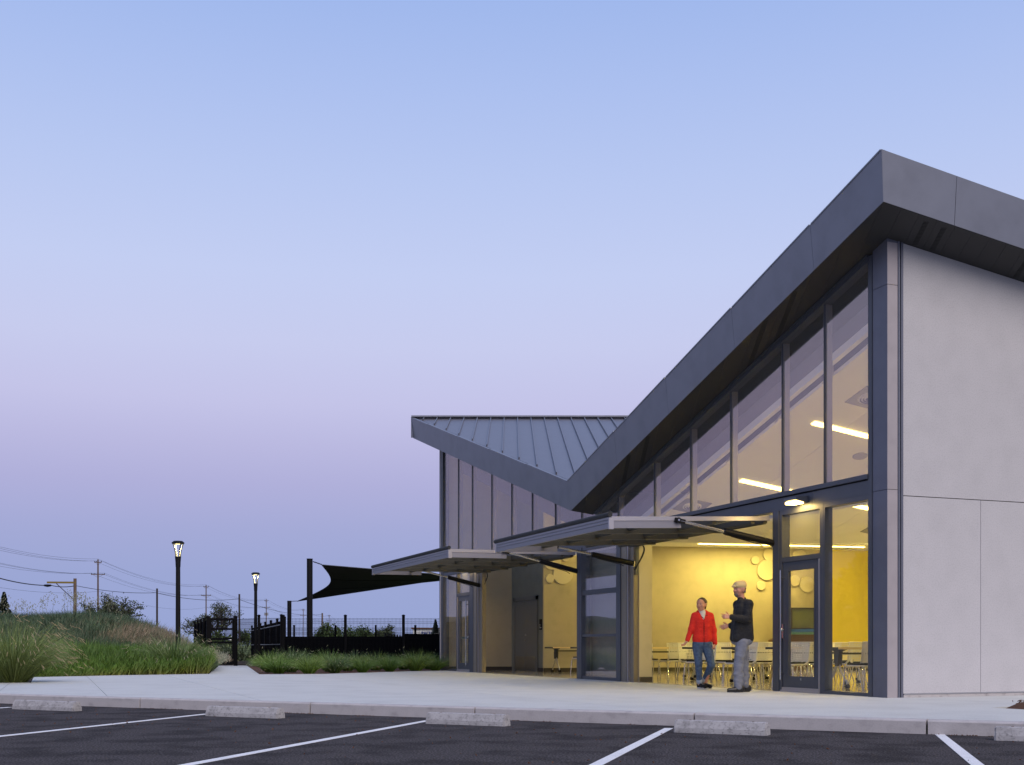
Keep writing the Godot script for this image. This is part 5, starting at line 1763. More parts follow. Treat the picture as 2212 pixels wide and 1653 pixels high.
func clumps() -> void:
	clump("fountain_grass", "large pale fountain grass clump spilling over the pavement at the left edge", Vector3(-12.9, -0.03, 12.32), 3000, 1.1, 1.45, 0.005, Color(0.15, 0.19, 0.045), Color(0.2, 0.27, 0.085), 5, 330, Color(0.36, 0.27, 0.15))
	clump("fountain_grass", "feathery green grass clump at the right end of the mound, leaning towards the gate", Vector3(-20.5, 0.0, 8.35), 1100, 1.0, 1.3, 0.006, Color(0.12, 0.17, 0.04), Color(0.18, 0.25, 0.1), 8, 130, Color(0.36, 0.3, 0.2))
	var vars := []
	var spots := []
	# l, d from the car park: front row, then two rows behind
	for e in [[604, 33.0], [674, 33.3], [733, 33.9], [792, 34.8], [852, 35.9], [907, 37.1], [944, 37.6]]:
		spots.append([e[0], e[1], "front"])
	for e in [[575, 34.8], [638, 35.4], [704, 35.8], [762, 36.6], [822, 37.6], [880, 38.8], [926, 39.4]]:
		spots.append([e[0], e[1], "middle"])
	for e in [[590, 38.0], [655, 38.4], [720, 38.8], [783, 39.4], [842, 40.2], [900, 41.0]]:
		spots.append([e[0], e[1], "back"])
	var cnt := {}
	var words := ["first", "second", "third", "fourth", "fifth", "sixth", "seventh"]
	var srcs := []
	var rr := RandomNumberGenerator.new()
	rr.seed = 12
	rng.seed = 4
	for s in spots:
		var d: float = s[1] + rr.randf_range(-0.35, 0.35)
		var l: float = (s[0] + rr.randf_range(-14.0, 14.0) - 1106.0) / 2549.0 * d
		var at := Vector3(14.28 + 0.3604 * l - 0.9328 * d, 0.0, 11.47 - 0.9328 * l - 0.3604 * d)
		cnt[s[2]] = cnt.get(s[2], -1) + 1
		var label := "green grass clump, %s from left in the %s row of the planting strip" % [words[cnt[s[2]]], s[2]]
		if srcs.size() < 3:
			var c: Color = [Color(0.1, 0.19, 0.02), Color(0.125, 0.21, 0.025), Color(0.085, 0.15, 0.03)][srcs.size()]
			srcs.append(clump("grass_clump", label, at, 900, 0.6, 0.62, 0.005, c, Color(c.r * 1.25, c.g * 1.15, c.b * 2.2), 40 + srcs.size(), 22, Color(0.34, 0.33, 0.2), "grass clumps in the planting strip", 1.2))
		else:
			var k: float = rr.randf_range(0.8, 1.3)
			dup(srcs[rr.randi() % 3], "grass_clump", label, at, rr.randf() * TAU, Vector3(k, k * rr.randf_range(0.9, 1.1), k))

func leaf_quad() -> ArrayMesh:
	var m := MB.new()
	m.quad(Vector3(-0.5, 0, 0), Vector3(0, -0.2, 0.3), Vector3(0.5, 0, 0), Vector3(0, 0.2, -0.3), Vector3(0, 1, 0.4).normalized())
	m.quad(Vector3(0, 0, -0.45), Vector3(0.25, 0.25, 0), Vector3(0, 0.1, 0.45), Vector3(-0.25, -0.1, 0), Vector3(0.5, 0.8, 0).normalized())
	return m.mesh()

func grow(m: MB, p: Vector3, d: Vector3, length: float, r: float, depth: int, tips: Array, flat: float) -> void:
	var pts := [p]
	var rad := [r]
	var q := p
	var dd := d
	for i in 3:
		dd = (dd + Vector3(rng.randfn(0, 0.22), rng.randfn(0.02, 0.12), rng.randfn(0, 0.22))).normalized()
		q += dd * length / 3.0
		pts.append(q)
		rad.append(r * (1.0 - 0.13 * (i + 1)))
		if depth <= 1: tips.append(q)
	m.tube(pts, rad, 6 if depth > 2 else 4, false)
	if depth == 0: return
	for k in (3 if depth > 1 else 3):
		var a := rng.randf() * TAU
		var o := Vector3(cos(a), rng.randf_range(-0.1, 0.7) * flat, sin(a))
		grow(m, q if k < 2 else pts[2], (dd * 0.6 + o * 0.85).normalized(), length * rng.randf_range(0.62, 0.85), r * 0.6, depth - 1, tips, flat)

func tree(called: String, label: String, at: Vector3, h: float, spread: float, sd: int, m: Material, leaves: int, leaf: float, trunk := 0.22, depth := 4, flat := 0.8) -> void:
	var t := thing(called, label, "tree", at, 0, "trees beyond the fence")
	rng.seed = sd
	var b := MB.new()
	var tips := []
	var stem := [Vector3.ZERO, Vector3(0.05 * h, h * trunk * 0.5, 0), Vector3(0.02 * h, h * trunk, 0.02 * h)]
	b.tube(stem, [0.055 * h, 0.045 * h, 0.04 * h], 8)
	for k in 5:
		var a := TAU * (k + rng.randf() * 0.6) / 5
		grow(b, stem[2] - Vector3(0, 0.03 * h, 0), Vector3(cos(a), 0.55 * flat + rng.randf() * 0.5, sin(a)).normalized(), h * 0.3, 0.026 * h, depth - 1, tips, flat)
	# fit the crown to its measured height and spread
	var mx := Vector3(0.1, 0.1, 0.1)
	for p in tips: mx = Vector3(maxf(mx.x, absf(p.x)), maxf(mx.y, p.y), maxf(mx.z, absf(p.z)))
	var sc := Vector3(spread / mx.x, (h - leaf * 0.5) / mx.y, spread / mx.z)
	for i in b.v.size(): b.v[i] = b.v[i] * sc
	obj("trunk", b, M.bark, t)
	var pl := []
	var cl := []
	for i in leaves:
		var p: Vector3 = tips[rng.randi() % tips.size()] * sc
		p += Vector3(rng.randfn(0, 1), rng.randfn(0, 0.8), rng.randfn(0, 1)) * leaf * 1.1
		if p.y < h * trunk * 0.7: continue
		pl.append(Transform3D(Basis(Vector3(rng.randf() - 0.5, rng.randf() - 0.5, rng.randf() - 0.5).normalized(), rng.randf() * TAU).scaled(Vector3.ONE * leaf * rng.randf_range(0.6, 1.3)), p))
		var k := rng.randf_range(0.6, 1.5)
		cl.append(Color(k, k, k))
	tag(multi("crown", leaf_quad(), m, pl, cl, t), "", "", "", "stuff")

func conifer(label: String, at: Vector3, h: float, r: float, sd: int) -> void:
	var t := thing("conifer", label, "tree", at, 0, "trees beyond the fence")
	rng.seed = sd
	var b := MB.new()
	b.tube([Vector3.ZERO, Vector3(0, h, 0)], [0.03 * h, 0.006 * h], 7)
	obj("trunk", b, M.bark, t)
	var pl := []
	var cl := []
	for i in 1500:
		var u := rng.randf() ** 0.75
		var tier := 0.72 + 0.28 * absf(sin(u * 26.0))
		var rr := r * (1.0 - u) * tier * sqrt(rng.randf()) + 0.05
		var a := rng.randf() * TAU
		pl.append(Transform3D(Basis(Vector3.UP, a).rotated(Vector3(sin(a), 0, cos(a)), 0.2).scaled(Vector3.ONE * h * 0.045 * rng.randf_range(0.7, 1.4)), Vector3(cos(a) * rr, h * (0.1 + 0.9 * u) - rr * 0.25, sin(a) * rr)))
		var k := rng.randf_range(0.6, 1.4)
		cl.append(Color(k, k, k))
	tag(multi("crown", leaf_quad(), M.leaf_pine, pl, cl, t), "", "", "", "stuff")

func trees() -> void:
	# a far wood left of the view, met only as a reflection in the right-hand panes
	rng.seed = 61
	var wl := []
	var wc := []
	for i in 9000:
		var az := deg_to_rad(rng.randf_range(-86.0, -47.5))
		var r := rng.randf_range(150.0, 185.0)
		var top := 12.0 + 3.0 * sin(az * 31.0) + 2.0 * sin(az * 67.0 + r * 0.2)
		var at := Vector3(14.28, 0, 11.47) + Vector3(0.3604, 0, -0.9328) * sin(az) * r + Vector3(-0.9328, 0, -0.3604) * cos(az) * r
		at.y = top * sqrt(rng.randf())
		wl.append(Transform3D(Basis(Vector3(rng.randf() - 0.5, rng.randf() - 0.5, rng.randf() - 0.5).normalized(), rng.randf() * TAU).scaled(Vector3.ONE * rng.randf_range(0.9, 2.2)), at))
		var k := rng.randf_range(0.6, 1.4)
		wc.append(Color(k, k, k))
	tag(multi("far_wood", leaf_quad(), M.leaf_oak, wl, wc), "belt of dark trees across the road, mirrored in the panes right of the door", "wood", "", "stuff")
	# rough pasture and scrub behind the fences
	rng.seed = 88
	var pl := []
	var cl := []
	for i in 9000:
		var l := rng.randf_range(-75.0, 8.0)
		var d := rng.randf_range(66.0, 240.0)
		l *= d / 150.0
		if l < -0.36 * d and d < 120.0: continue
		var at := Vector3(14.28 + 0.3604 * l - 0.9328 * d, -0.1, 11.47 - 0.9328 * l - 0.3604 * d)
		var s := rng.randf_range(0.5, 1.0) * (1.6 if rng.randf() < 0.12 else 1.0)
		pl.append(Transform3D(Basis(Vector3.UP, rng.randf() * TAU).scaled(Vector3(3.0, s, 3.0)), at))
		var k := rng.randf_range(0.7, 1.3)
		cl.append(Color(k, k, k))
	tag(multi("scrub", tuft(22, 0.3, 0.02, Color(0.1, 0.13, 0.05), Color(0.17, 0.22, 0.09), 0.6, 107), M.grass, pl, cl), "pale green rough pasture and scrub behind the fences", "scrub", "", "stuff")
	for e in [[-160.0, -15.0, 3.2, 2.4, "green shrub behind the mesh panel right of the gate", 71], [-120.0, -5.5, 2.6, 2.2, "low green shrub at the foot of the second lamp post", 72], [-205.0, -36.0, 4.0, 4.0, "wide pale bush low between the sail posts", 73]]:
		tree("bushy_tree", e[4], Vector3(e[0], -0.1, e[1]), e[2], e[3], e[5], M.leaf_shrub, 1500, 0.26, 0.08, 4, 0.9)
	tree("oak_tree", "broad spreading oak with twisted limbs behind the short pole and the mound", Vector3(-134.5, -0.1, 5.6), 7.2, 4.7, 3, M.leaf_oak, 4200, 0.2, 0.3, 5, 0.62)
	tree("oak_tree", "sparse spreading oak behind the gate", Vector3(-154.6, -0.1, -9.3), 7.1, 4.7, 9, M.leaf_oak, 2600, 0.2, 0.25, 5, 0.7)
	tree("bushy_tree", "bright green bushy tree behind the fence, right of the tall sail post", Vector3(-183.3, -0.1, -32.0), 5.0, 2.3, 17, M.leaf_shrub, 2200, 0.3, 0.1, 4, 1.0)
	tree("bushy_tree", "green bush beside a fence post, right of the bright green tree", Vector3(-196.0, -0.1, -39.5), 4.6, 3.2, 23, M.leaf_shrub, 2600, 0.32, 0.08, 4, 0.8)
	tree("bushy_tree", "grey-brown low bush at the middle of the fence view", Vector3(-212.0, -0.1, -46.0), 4.2, 3.6, 29, M.leaf_oak, 2600, 0.3, 0.08, 4, 0.7)
	tree("bushy_tree", "round dark tree above the stepped cloth panels", Vector3(-238.2, -0.1, -56.5), 5.8, 2.4, 33, M.leaf_oak, 2600, 0.34, 0.15, 4, 1.0)
	conifer("dark conifer by the building's left corner, above the shop with blue letters", Vector3(-205.6, -0.1, -57.5), 6.1, 2.0, 41)
	conifer("tall dark conifer peeping over the mound at the left edge", Vector3(-268.6, -0.1, 22.2), 12.8, 4.2, 43)
# ---------------------------------------------------------------- people
# bones: [a, b, radius at a, radius at b]; joined by a smooth minimum and meshed as surface nets
func flesh(m: MB, bones: Array, cell: float, k: float) -> void:
	var lo := Vector3(1e9, 1e9, 1e9)
	var hi := -lo
	for b in bones:
		var r: float = maxf(b[2], b[3]) + k * 0.5 + cell * 2.0
		lo = lo.min(b[0] - Vector3.ONE * r).min(b[1] - Vector3.ONE * r)
		hi = hi.max(b[0] + Vector3.ONE * r).max(b[1] + Vector3.ONE * r)
	var nx := int((hi.x - lo.x) / cell) + 2
	var ny := int((hi.y - lo.y) / cell) + 2
	var nz := int((hi.z - lo.z) / cell) + 2
	var f := PackedFloat32Array()
	f.resize(nx * ny * nz)
	f.fill(1.0)
	for b in bones:
		var a: Vector3 = b[0]
		var ba: Vector3 = b[1] - a
		var ra: float = b[2]
		var dr: float = b[3] - ra
		var inv := 1.0 / maxf(ba.length_squared(), 1e-9)
		var pad: float = maxf(b[2], b[3]) + k + cell * 1.5
		var p0 := ((a.min(b[1]) - Vector3.ONE * pad - lo) / cell).floor()
		var p1 := ((a.max(b[1]) + Vector3.ONE * pad - lo) / cell).ceil()
		for z in range(maxi(int(p0.z), 0), mini(int(p1.z), nz - 1) + 1):
			for y in range(maxi(int(p0.y), 0), mini(int(p1.y), ny - 1) + 1):
				var row := (z * ny + y) * nx
				var q := Vector3(lo.x - a.x, lo.y + y * cell - a.y, lo.z + z * cell - a.z)
				for x in range(maxi(int(p0.x), 0), mini(int(p1.x), nx - 1) + 1):
					var p := Vector3(q.x + x * cell, q.y, q.z)
					var h := clampf(p.dot(ba) * inv, 0.0, 1.0)
					var d := (p - ba * h).length() - ra - dr * h
					var old := f[row + x]
					var e := maxf(k - absf(d - old), 0.0)
					f[row + x] = minf(d, old) - e * e * 0.25 / k
	var at := PackedInt32Array()
	at.resize(nx * ny * nz)
	at.fill(-1)
	var vs := PackedVector3Array()
	var ns := PackedVector3Array()
	var co := [0, 1, nx, nx + 1, nx * ny, nx * ny + 1, nx * ny + nx, nx * ny + nx + 1]
	var edges := [[0, 1], [2, 3], [4, 5], [6, 7], [0, 2], [1, 3], [4, 6], [5, 7], [0, 4], [1, 5], [2, 6], [3, 7]]
	var off := []
	for i in 8: off.append(Vector3(i & 1, (i >> 1) & 1, (i >> 2) & 1))
	for z in nz - 1:
		for y in ny - 1:
			var row := (z * ny + y) * nx
			for x in nx - 1:
				var i := row + x
				if absf(f[i]) > cell * 2.0: continue
				var s := 0
				var v := []
				for c in 8:
					var fv := f[i + co[c]]
					v.append(fv)
					if fv < 0.0: s += 1
				if s == 0 or s == 8: continue
				var p := Vector3.ZERO
				var n := 0
				for e in edges:
					var f0: float = v[e[0]]
					var f1: float = v[e[1]]
					if (f0 < 0.0) != (f1 < 0.0):
						p += off[e[0]].lerp(off[e[1]], f0 / (f0 - f1))
						n += 1
				at[i] = vs.size()
				vs.append(lo + (Vector3(x, y, z) + p / n) * cell)
				ns.append(Vector3(v[1] - v[0] + v[3] - v[2] + v[5] - v[4] + v[7] - v[6], v[2] - v[0] + v[3] - v[1] + v[6] - v[4] + v[7] - v[5], v[4] - v[0] + v[5] - v[1] + v[6] - v[2] + v[7] - v[3]).normalized())
	var st := [1, nx, nx * ny]
	for z in range(1, nz - 1):
		for y in range(1, ny - 1):
			for x in range(1, nx - 1):
				var i := (z * ny + y) * nx + x
				if absf(f[i]) > cell * 2.0: continue
				for ax in 3:
					if (f[i] < 0.0) == (f[i + st[ax]] < 0.0): continue
					var u: int = st[(ax + 1) % 3]
					var w: int = st[(ax + 2) % 3]
					var a := at[i]
					var b := at[i - u]
					var c := at[i - u - w]
					var d := at[i - w]
					if mini(mini(a, b), mini(c, d)) < 0: continue
					m.tri(vs[a], vs[b], vs[c], ns[a], ns[b], ns[c])
					m.tri(vs[a], vs[c], vs[d], ns[a], ns[c], ns[d])

func moved(bones: Array, t: Transform3D, s := 1.0) -> Array:
	var out := []
	for b in bones: out.append([t * (b[0] * s), t * (b[1] * s), b[2] * s, b[3] * s])
	return out

# a torso as a stack of level capsules: rows of [y, x centre, half width, depth radius, z]
func stack(rows: Array, side: Vector3) -> Array:
	var b := []
	for i in rows.size() - 1:
		var n := maxi(int(absf(rows[i + 1][0] - rows[i][0]) / 0.035), 1)
		for k in n + (1 if i == rows.size() - 2 else 0):
			var t := float(k) / n
			var v := []
			for q in 5: v.append(lerpf(rows[i][q], rows[i + 1][q], t))
			var w: float = maxf(v[2] - v[3], 0.004)
			var c := Vector3(v[1], v[0], v[4])
			b.append([c - side * w, c + side * w, v[3], v[3]])
	return b

func V(x: float, y: float, z: float) -> Vector3:
	return Vector3(x, y, z)

func head_bones() -> Array:
	var h := [[V(0, 0.03, -0.02), V(0, 0.02, -0.01), 0.088, 0.086], [V(0, -0.035, 0.025), V(0, 0.035, 0.028), 0.060, 0.068], [V(-0.022, -0.07, 0.03), V(0.022, -0.07, 0.03), 0.038, 0.038], [V(0, -0.092, 0.058), V(0, -0.088, 0.06), 0.02, 0.02], [V(0, 0.018, 0.092), V(0, -0.02, 0.112), 0.009, 0.013], [V(-0.014, -0.024, 0.1), V(0.014, -0.024, 0.1), 0.008, 0.008], [V(-0.034, 0.032, 0.084), V(0.034, 0.032, 0.084), 0.01, 0.01], [V(-0.018, -0.052, 0.089), V(0.018, -0.052, 0.089), 0.007, 0.007], [V(0, -0.1, -0.03), V(0, -0.17, -0.045), 0.05, 0.055]]
	for s in [-1.0, 1.0]:
		h.append([V(s * 0.04, -0.018, 0.066), V(s * 0.045, -0.03, 0.05), 0.025, 0.025])
		h.append([V(s * 0.083, 0.018, -0.012), V(s * 0.08, -0.028, -0.002), 0.013, 0.01])
	return h

func hand_bones(w: Vector3, d: Vector3, t: Vector3, curl: Array, s := 1.0) -> Array:
	d = d.normalized()
	t = (t - d * t.dot(d)).normalized()
	var n := d.cross(t).normalized()
	var b := []
	var ln := [0.066, 0.075, 0.07, 0.055]
	for k in 4:
		var o := t * (1.5 - k) * 0.019 * s
		var kn: Vector3 = w + d * (0.088 - 0.004 * absf(k - 1.2)) * s + o * 1.05
		b.append([w + o * 0.6, kn, 0.0135 * s, 0.0105 * s])
		var c: float = curl[k]
		var d1 := (d * cos(c) + n * sin(c)).normalized()
		var d2 := (d * cos(c * 2.2) + n * sin(c * 2.2)).normalized()
		var mid: Vector3 = kn + d1 * ln[k] * 0.52 * s
		b.append([kn, mid, 0.0095 * s, 0.0085 * s])
		b.append([mid, mid + d2 * ln[k] * 0.5 * s, 0.0085 * s, 0.0068 * s])
	var th: float = curl[4]
	var tb := w + d * 0.022 * s + t * 0.024 * s
	var tm := tb + (d * 0.6 + t * th + n * 0.25).normalized() * 0.042 * s
	b.append([w + t * 0.012 * s, tb, 0.014 * s, 0.013 * s])
	b.append([tb, tm, 0.0125 * s, 0.0105 * s])
	b.append([tm, tm + (d * 0.8 + t * th * 0.8 + n * 0.2).normalized() * 0.032 * s, 0.0105 * s, 0.008 * s])
	return b

func eyes(t: Node3D, h: Transform3D) -> void:
	var m := MB.new()
	for s in [-1.0, 1.0]:
		m.ball(h * V(s * 0.031, 0.011, 0.084), Vector3.ONE * 0.0112, 7)
	obj("eyes", m, M.eye_white, t)
	m = MB.new()
	for s in [-1.0, 1.0]:
		m.ball(h * V(s * 0.031 - 0.001, 0.011, 0.0925), Vector3.ONE * 0.0062, 6)
		m.bar(h * V(s * 0.014, 0.034, 0.094), h * V(s * 0.048, 0.036, 0.084), 0.007, 0.006)
	obj("pupils_and_brows", m, M.hair_dark, t)
	m = MB.new()
	m.bar(h * V(-0.02, -0.053, 0.0965), h * V(0.02, -0.053, 0.0965), 0.006, 0.008)
	obj("lips", m, M.lips, t)

func people() -> void:
	mat("skin", 0.52, 0.25, 0.15, 0.5).subsurf_scatter_enabled = true
	M.skin.subsurf_scatter_strength = 0.1
	mat("skin_man", 0.48, 0.22, 0.14, 0.5)
	mat("eye_white", 0.38, 0.34, 0.3, 0.3)
	mat("lips", 0.33, 0.1, 0.085, 0.5)
	mat("hair_dark", 0.07, 0.04, 0.02, 0.6)
	mat("hair_grey", 0.16, 0.125, 0.1, 0.8)
	var folds := noise_tex(0.014, [], 3, 95, 256)
	textured("fleece", Color(0.72, 0.022, 0.01), 0.9, 0, noise_tex(0.06, [[0, 0.7], [0.5, 0.9], [1, 1.0]], 4, 91, 256), 0.35, null, 1.0, folds, 1.6)
	textured("denim", Color(0.085, 0.14, 0.24), 0.9, 0, noise_tex(0.03, [[0, 0.35], [0.45, 0.65], [1, 1.0]], 4, 92, 256), 0.5, null, 1.0, folds, 1.8)
	mat("denim_cuff", 0.3, 0.34, 0.4, 0.9)
	mat("shirt", 0.6, 0.56, 0.48, 0.9)
	textured("dark_wool", Color(0.012, 0.012, 0.014), 0.85, 0, noise_tex(0.05, [[0, 0.5], [0.5, 0.85], [1, 1.0]], 3, 93, 256), 0.5, null, 1.0, folds, 2.2)
	textured("slacks", Color(0.2, 0.21, 0.25), 0.85, 0, noise_tex(0.025, [[0, 0.6], [0.5, 0.85], [1, 1.0]], 4, 94, 256), 0.6, null, 1.0, folds, 2.6)
	mat("cap_cloth", 0.52, 0.39, 0.18, 0.9)
	mat("leather", 0.012, 0.011, 0.011, 0.3)
	mat("sole", 0.6, 0.58, 0.55, 0.7)
	var yaw := atan2(0.9328, 0.3604)
	# ---- woman
	var t := thing("person", "person in a red zip jacket, rolled jeans and dark sneakers, looking to the left", "person", Vector3(-4.12, 0.006, 0.66), yaw)
	var hd := Transform3D(Basis(Vector3.UP, -0.62) * Basis(Vector3.FORWARD, -0.06), V(-0.073, 1.497, 0.02))
	var skin := MB.new()
	flesh(skin, moved(head_bones(), hd, 0.98), 0.005, 0.022)
	flesh(skin, [[V(-0.058, 1.30, 0.0), V(-0.066, 1.41, 0.0), 0.055, 0.05], [V(-0.12, 1.2, 0), V(0.02, 1.2, 0), 0.08, 0.08], [V(-0.05, 0.85, 0), V(-0.05, 1.22, 0), 0.1, 0.1], [V(-0.19, 1.3, 0), V(-0.25, 1.065, 0.02), 0.045, 0.038], [V(-0.25, 1.065, 0.02), V(-0.335, 0.85, 0.06), 0.038, 0.024], [V(0.09, 1.3, 0), V(0.15, 1.045, -0.02), 0.045, 0.038], [V(0.15, 1.045, -0.02), V(0.165, 0.79, 0.03), 0.038, 0.024], [V(-0.12, 0.8, 0), V(-0.12, 0.43, 0.03), 0.07, 0.04], [V(-0.12, 0.43, 0.03), V(-0.10, 0.07, -0.02), 0.04, 0.032], [V(0.03, 0.8, 0), V(0.095, 0.42, 0.07), 0.07, 0.04], [V(0.095, 0.42, 0.07), V(0.0, 0.07, -0.09), 0.04, 0.03]], 0.011, 0.015)
	flesh(skin, hand_bones(V(-0.335, 0.855, 0.06), V(-0.6, -0.75, 0.2), V(0.25, -0.1, 0.95), [0.25, 0.3, 0.4, 0.5, 0.9], 0.92), 0.004, 0.008)
	flesh(skin, hand_bones(V(0.165, 0.795, 0.035), V(-0.2, -0.95, 0.25), V(-0.35, 0.05, 0.9), [1.1, 1.15, 1.2, 1.2, 0.5], 0.92), 0.004, 0.008)
	obj("body", skin, M.skin, t)
	eyes(t, Transform3D(hd.basis * 0.98, hd.origin))
	var m := MB.new()
	flesh(m, moved([[V(0, 0.045, -0.03), V(0, 0.04, -0.02), 0.092, 0.09], [V(0, 0.0, -0.055), V(0, -0.04, -0.055), 0.074, 0.06], [V(-0.06, 0.04, -0.01), V(-0.07, -0.03, -0.02), 0.03, 0.02], [V(0.06, 0.04, -0.01), V(0.07, -0.03, -0.02), 0.03, 0.02], [V(0.01, 0.045, -0.125), V(0.03, 0.055, -0.12), 0.036, 0.03]], hd, 0.98), 0.006, 0.02)
	obj("hair", m, M.hair_dark, t)
	m = MB.new()
	flesh(m, stack([[0.875, -0.06, 0.172, 0.112, 0.0], [0.95, -0.056, 0.162, 0.108, 0.0], [1.04, -0.052, 0.148, 0.1, 0.0], [1.15, -0.048, 0.152, 0.106, 0.005], [1.22, -0.048, 0.158, 0.106, 0.008], [1.29, -0.048, 0.165, 0.078, -0.005], [1.335, -0.048, 0.12, 0.055, -0.012]], Vector3.RIGHT) + [[V(-0.19, 1.3, -0.005), V(-0.255, 1.065, 0.02), 0.066, 0.053], [V(-0.255, 1.065, 0.02), V(-0.328, 0.872, 0.058), 0.052, 0.042], [V(0.09, 1.3, -0.005), V(0.152, 1.045, -0.02), 0.064, 0.052], [V(0.152, 1.045, -0.02), V(0.167, 0.815, 0.03), 0.051, 0.043], [V(-0.125, 1.345, -0.02), V(-0.15, 1.325, 0.05), 0.04, 0.03], [V(0.01, 1.345, -0.02), V(0.035, 1.325, 0.05), 0.04, 0.03], [V(-0.11, 1.375, -0.045), V(0.0, 1.375, -0.045), 0.035, 0.035]], 0.0105, 0.03)
	var j := obj("jacket", m, M.fleece, t)
	m = MB.new()
	m.tube([V(-0.045, 1.26, 0.113), V(-0.044, 1.15, 0.121), V(-0.043, 1.0, 0.111), V(-0.042, 0.86, 0.117), V(-0.042, 0.775, 0.106)], 0.0055, 5)
	m.tube([V(-0.15, 1.352, 0.045), V(-0.128, 1.305, 0.078), V(-0.075, 1.275, 0.102), V(-0.045, 1.255, 0.113)], 0.006, 5)
	m.tube([V(0.038, 1.352, 0.045), V(0.062, 1.315, 0.062), V(0.015, 1.305, 0.088), V(-0.02, 1.3, 0.095)], 0.006, 5)
	m.tube([V(-0.19, 0.95, 0.06), V(-0.215, 0.86, 0.045), V(-0.215, 0.8, 0.04)], 0.006, 5)
	m.tube([V(0.085, 0.95, 0.06), V(0.1, 0.86, 0.055)], 0.005, 5)
	m.tube([V(-0.128, 1.232, 0.1), V(-0.118, 1.226, 0.104), V(-0.098, 1.236, 0.106)], 0.0045, 5)
	obj("zip_and_piping", m, M.black, j)
	m = MB.new()
	flesh(m, [[V(-0.056, 1.355, 0.03), V(-0.05, 1.24, 0.075), 0.058, 0.042], [V(-0.066, 1.385, 0.0), V(-0.06, 1.35, 0.005), 0.057, 0.062]], 0.007, 0.02)
	obj("shirt", m, M.shirt, t)
	m = MB.new()
	flesh(m, [[V(-0.125, 0.80, 0), V(0.01, 0.80, 0), 0.108, 0.108], [V(-0.14, 0.75, 0.0), V(-0.128, 0.44, 0.035), 0.094, 0.064], [V(-0.128, 0.44, 0.035), V(-0.105, 0.135, -0.02), 0.062, 0.05], [V(0.03, 0.75, 0.0), V(0.098, 0.425, 0.075), 0.096, 0.066], [V(0.098, 0.425, 0.075), V(0.002, 0.165, -0.085), 0.063, 0.05], [V(-0.125, 0.4, 0.0), V(-0.12, 0.3, -0.02), 0.055, 0.05], [V(0.09, 0.38, 0.02), V(0.05, 0.28, -0.03), 0.055, 0.05]], 0.0105, 0.022)
	obj("jeans", m, M.denim, t)
	m = MB.new()
	flesh(m, [[V(-0.105, 0.158, -0.02), V(-0.103, 0.125, -0.02), 0.055, 0.055]], 0.008, 0.01)
	flesh(m, [[V(0.006, 0.185, -0.08), V(-0.004, 0.152, -0.088), 0.055, 0.055]], 0.008, 0.01)
	obj("rolled_cuffs", m, M.denim_cuff, t)
	for e in [[V(-0.108, 0.05, -0.055), V(-0.02, 0.042, 0.12)], [V(-0.008, 0.05, -0.105), V(0.082, 0.042, 0.03)]]:
		m = MB.new()
		var dd: Vector3 = (e[1] - e[0]).normalized()
		flesh(m, [[e[0], e[1], 0.038, 0.034], [e[0] + Vector3(0, 0.04, 0.0), e[0].lerp(e[1], 0.45) + Vector3(0, 0.022, 0), 0.036, 0.03], [e[0].lerp(e[1], 0.6), e[1] - dd * 0.01, 0.04, 0.034]], 0.007, 0.02)
		var sh := obj("shoe", m, M.black, t)
		m = MB.new()
		flesh(m, [[e[0] * V(1, 0, 1) + V(0, 0.012, 0), e[1] * V(1, 0, 1) + V(0, 0.012, 0) + dd * 0.012, 0.012, 0.012], [e[0] * V(1, 0, 1) + V(0.025, 0.012, 0), e[1] * V(1, 0, 1) + V(0.028, 0.012, 0), 0.012, 0.012], [e[0] * V(1, 0, 1) + V(-0.025, 0.012, 0), e[1] * V(1, 0, 1) + V(-0.028, 0.012, 0), 0.012, 0.012]], 0.006, 0.02)
		obj("sole", m, M.sole, sh)
		m = MB.new()
		for k in 4:
			var c: Vector3 = e[0].lerp(e[1], 0.38 + 0.12 * k) + Vector3(0, 0.052 - 0.005 * k, 0)
			var sd := dd.cross(Vector3.UP) * 0.02
			m.bar(c - sd, c + sd, 0.006, 0.006)
		obj("laces", m, M.sole, sh)
	# ---- man
	t = thing("person", "person in a long dark jacket, grey trousers and pale flat cap, gesturing with both hands", "person", Vector3(-2.66, 0.004, 0.88), yaw)
	var L := V(0.36, 0, 0.93)
	var F := V(-0.93, 0, 0.36)
	hd = Transform3D(Basis(Vector3.UP, -1.05), V(0.015, 1.70, 0.0))
	
	skin = MB.new()
	flesh(skin, moved(head_bones(), hd, 1.05), 0.005, 0.022)
	var sn := V(0.07, 1.45, 0) + L * 0.165
	var sf := V(0.07, 1.45, 0) - L * 0.165
	var en := V(0.09, 1.2, 0.2)
	var ef := V(0.04, 1.17, -0.2)
	var wn := V(-0.2, 1.238, 0.28)
	var wf := V(-0.145, 1.105, -0.12)
	flesh(skin, [[V(0.06, 1.46, 0), V(0.025, 1.62, 0), 0.066, 0.06], [V(0.05, 1.0, 0), V(0.06, 1.38, 0), 0.08, 0.08], [sn, en, 0.05, 0.04], [en, wn, 0.04, 0.028], [sf, ef, 0.05, 0.04], [ef, wf, 0.04, 0.028], [V(0.07, 0.88, 0.09), V(-0.03, 0.46, 0.1), 0.08, 0.05], [V(-0.03, 0.46, 0.1), V(-0.03, 0.08, 0.1), 0.05, 0.038], [V(0.05, 0.88, -0.09), V(0.105, 0.46, -0.1), 0.08, 0.05], [V(0.105, 0.46, -0.1), V(0.122, 0.08, -0.11), 0.05, 0.038]], 0.012, 0.04)
	flesh(skin, hand_bones(wn, V(-0.95, 0.16, 0.12), V(0.1, 0.95, -0.25), [0.05, 0.7, 0.85, 0.95, 0.95], 1.02), 0.004, 0.008)
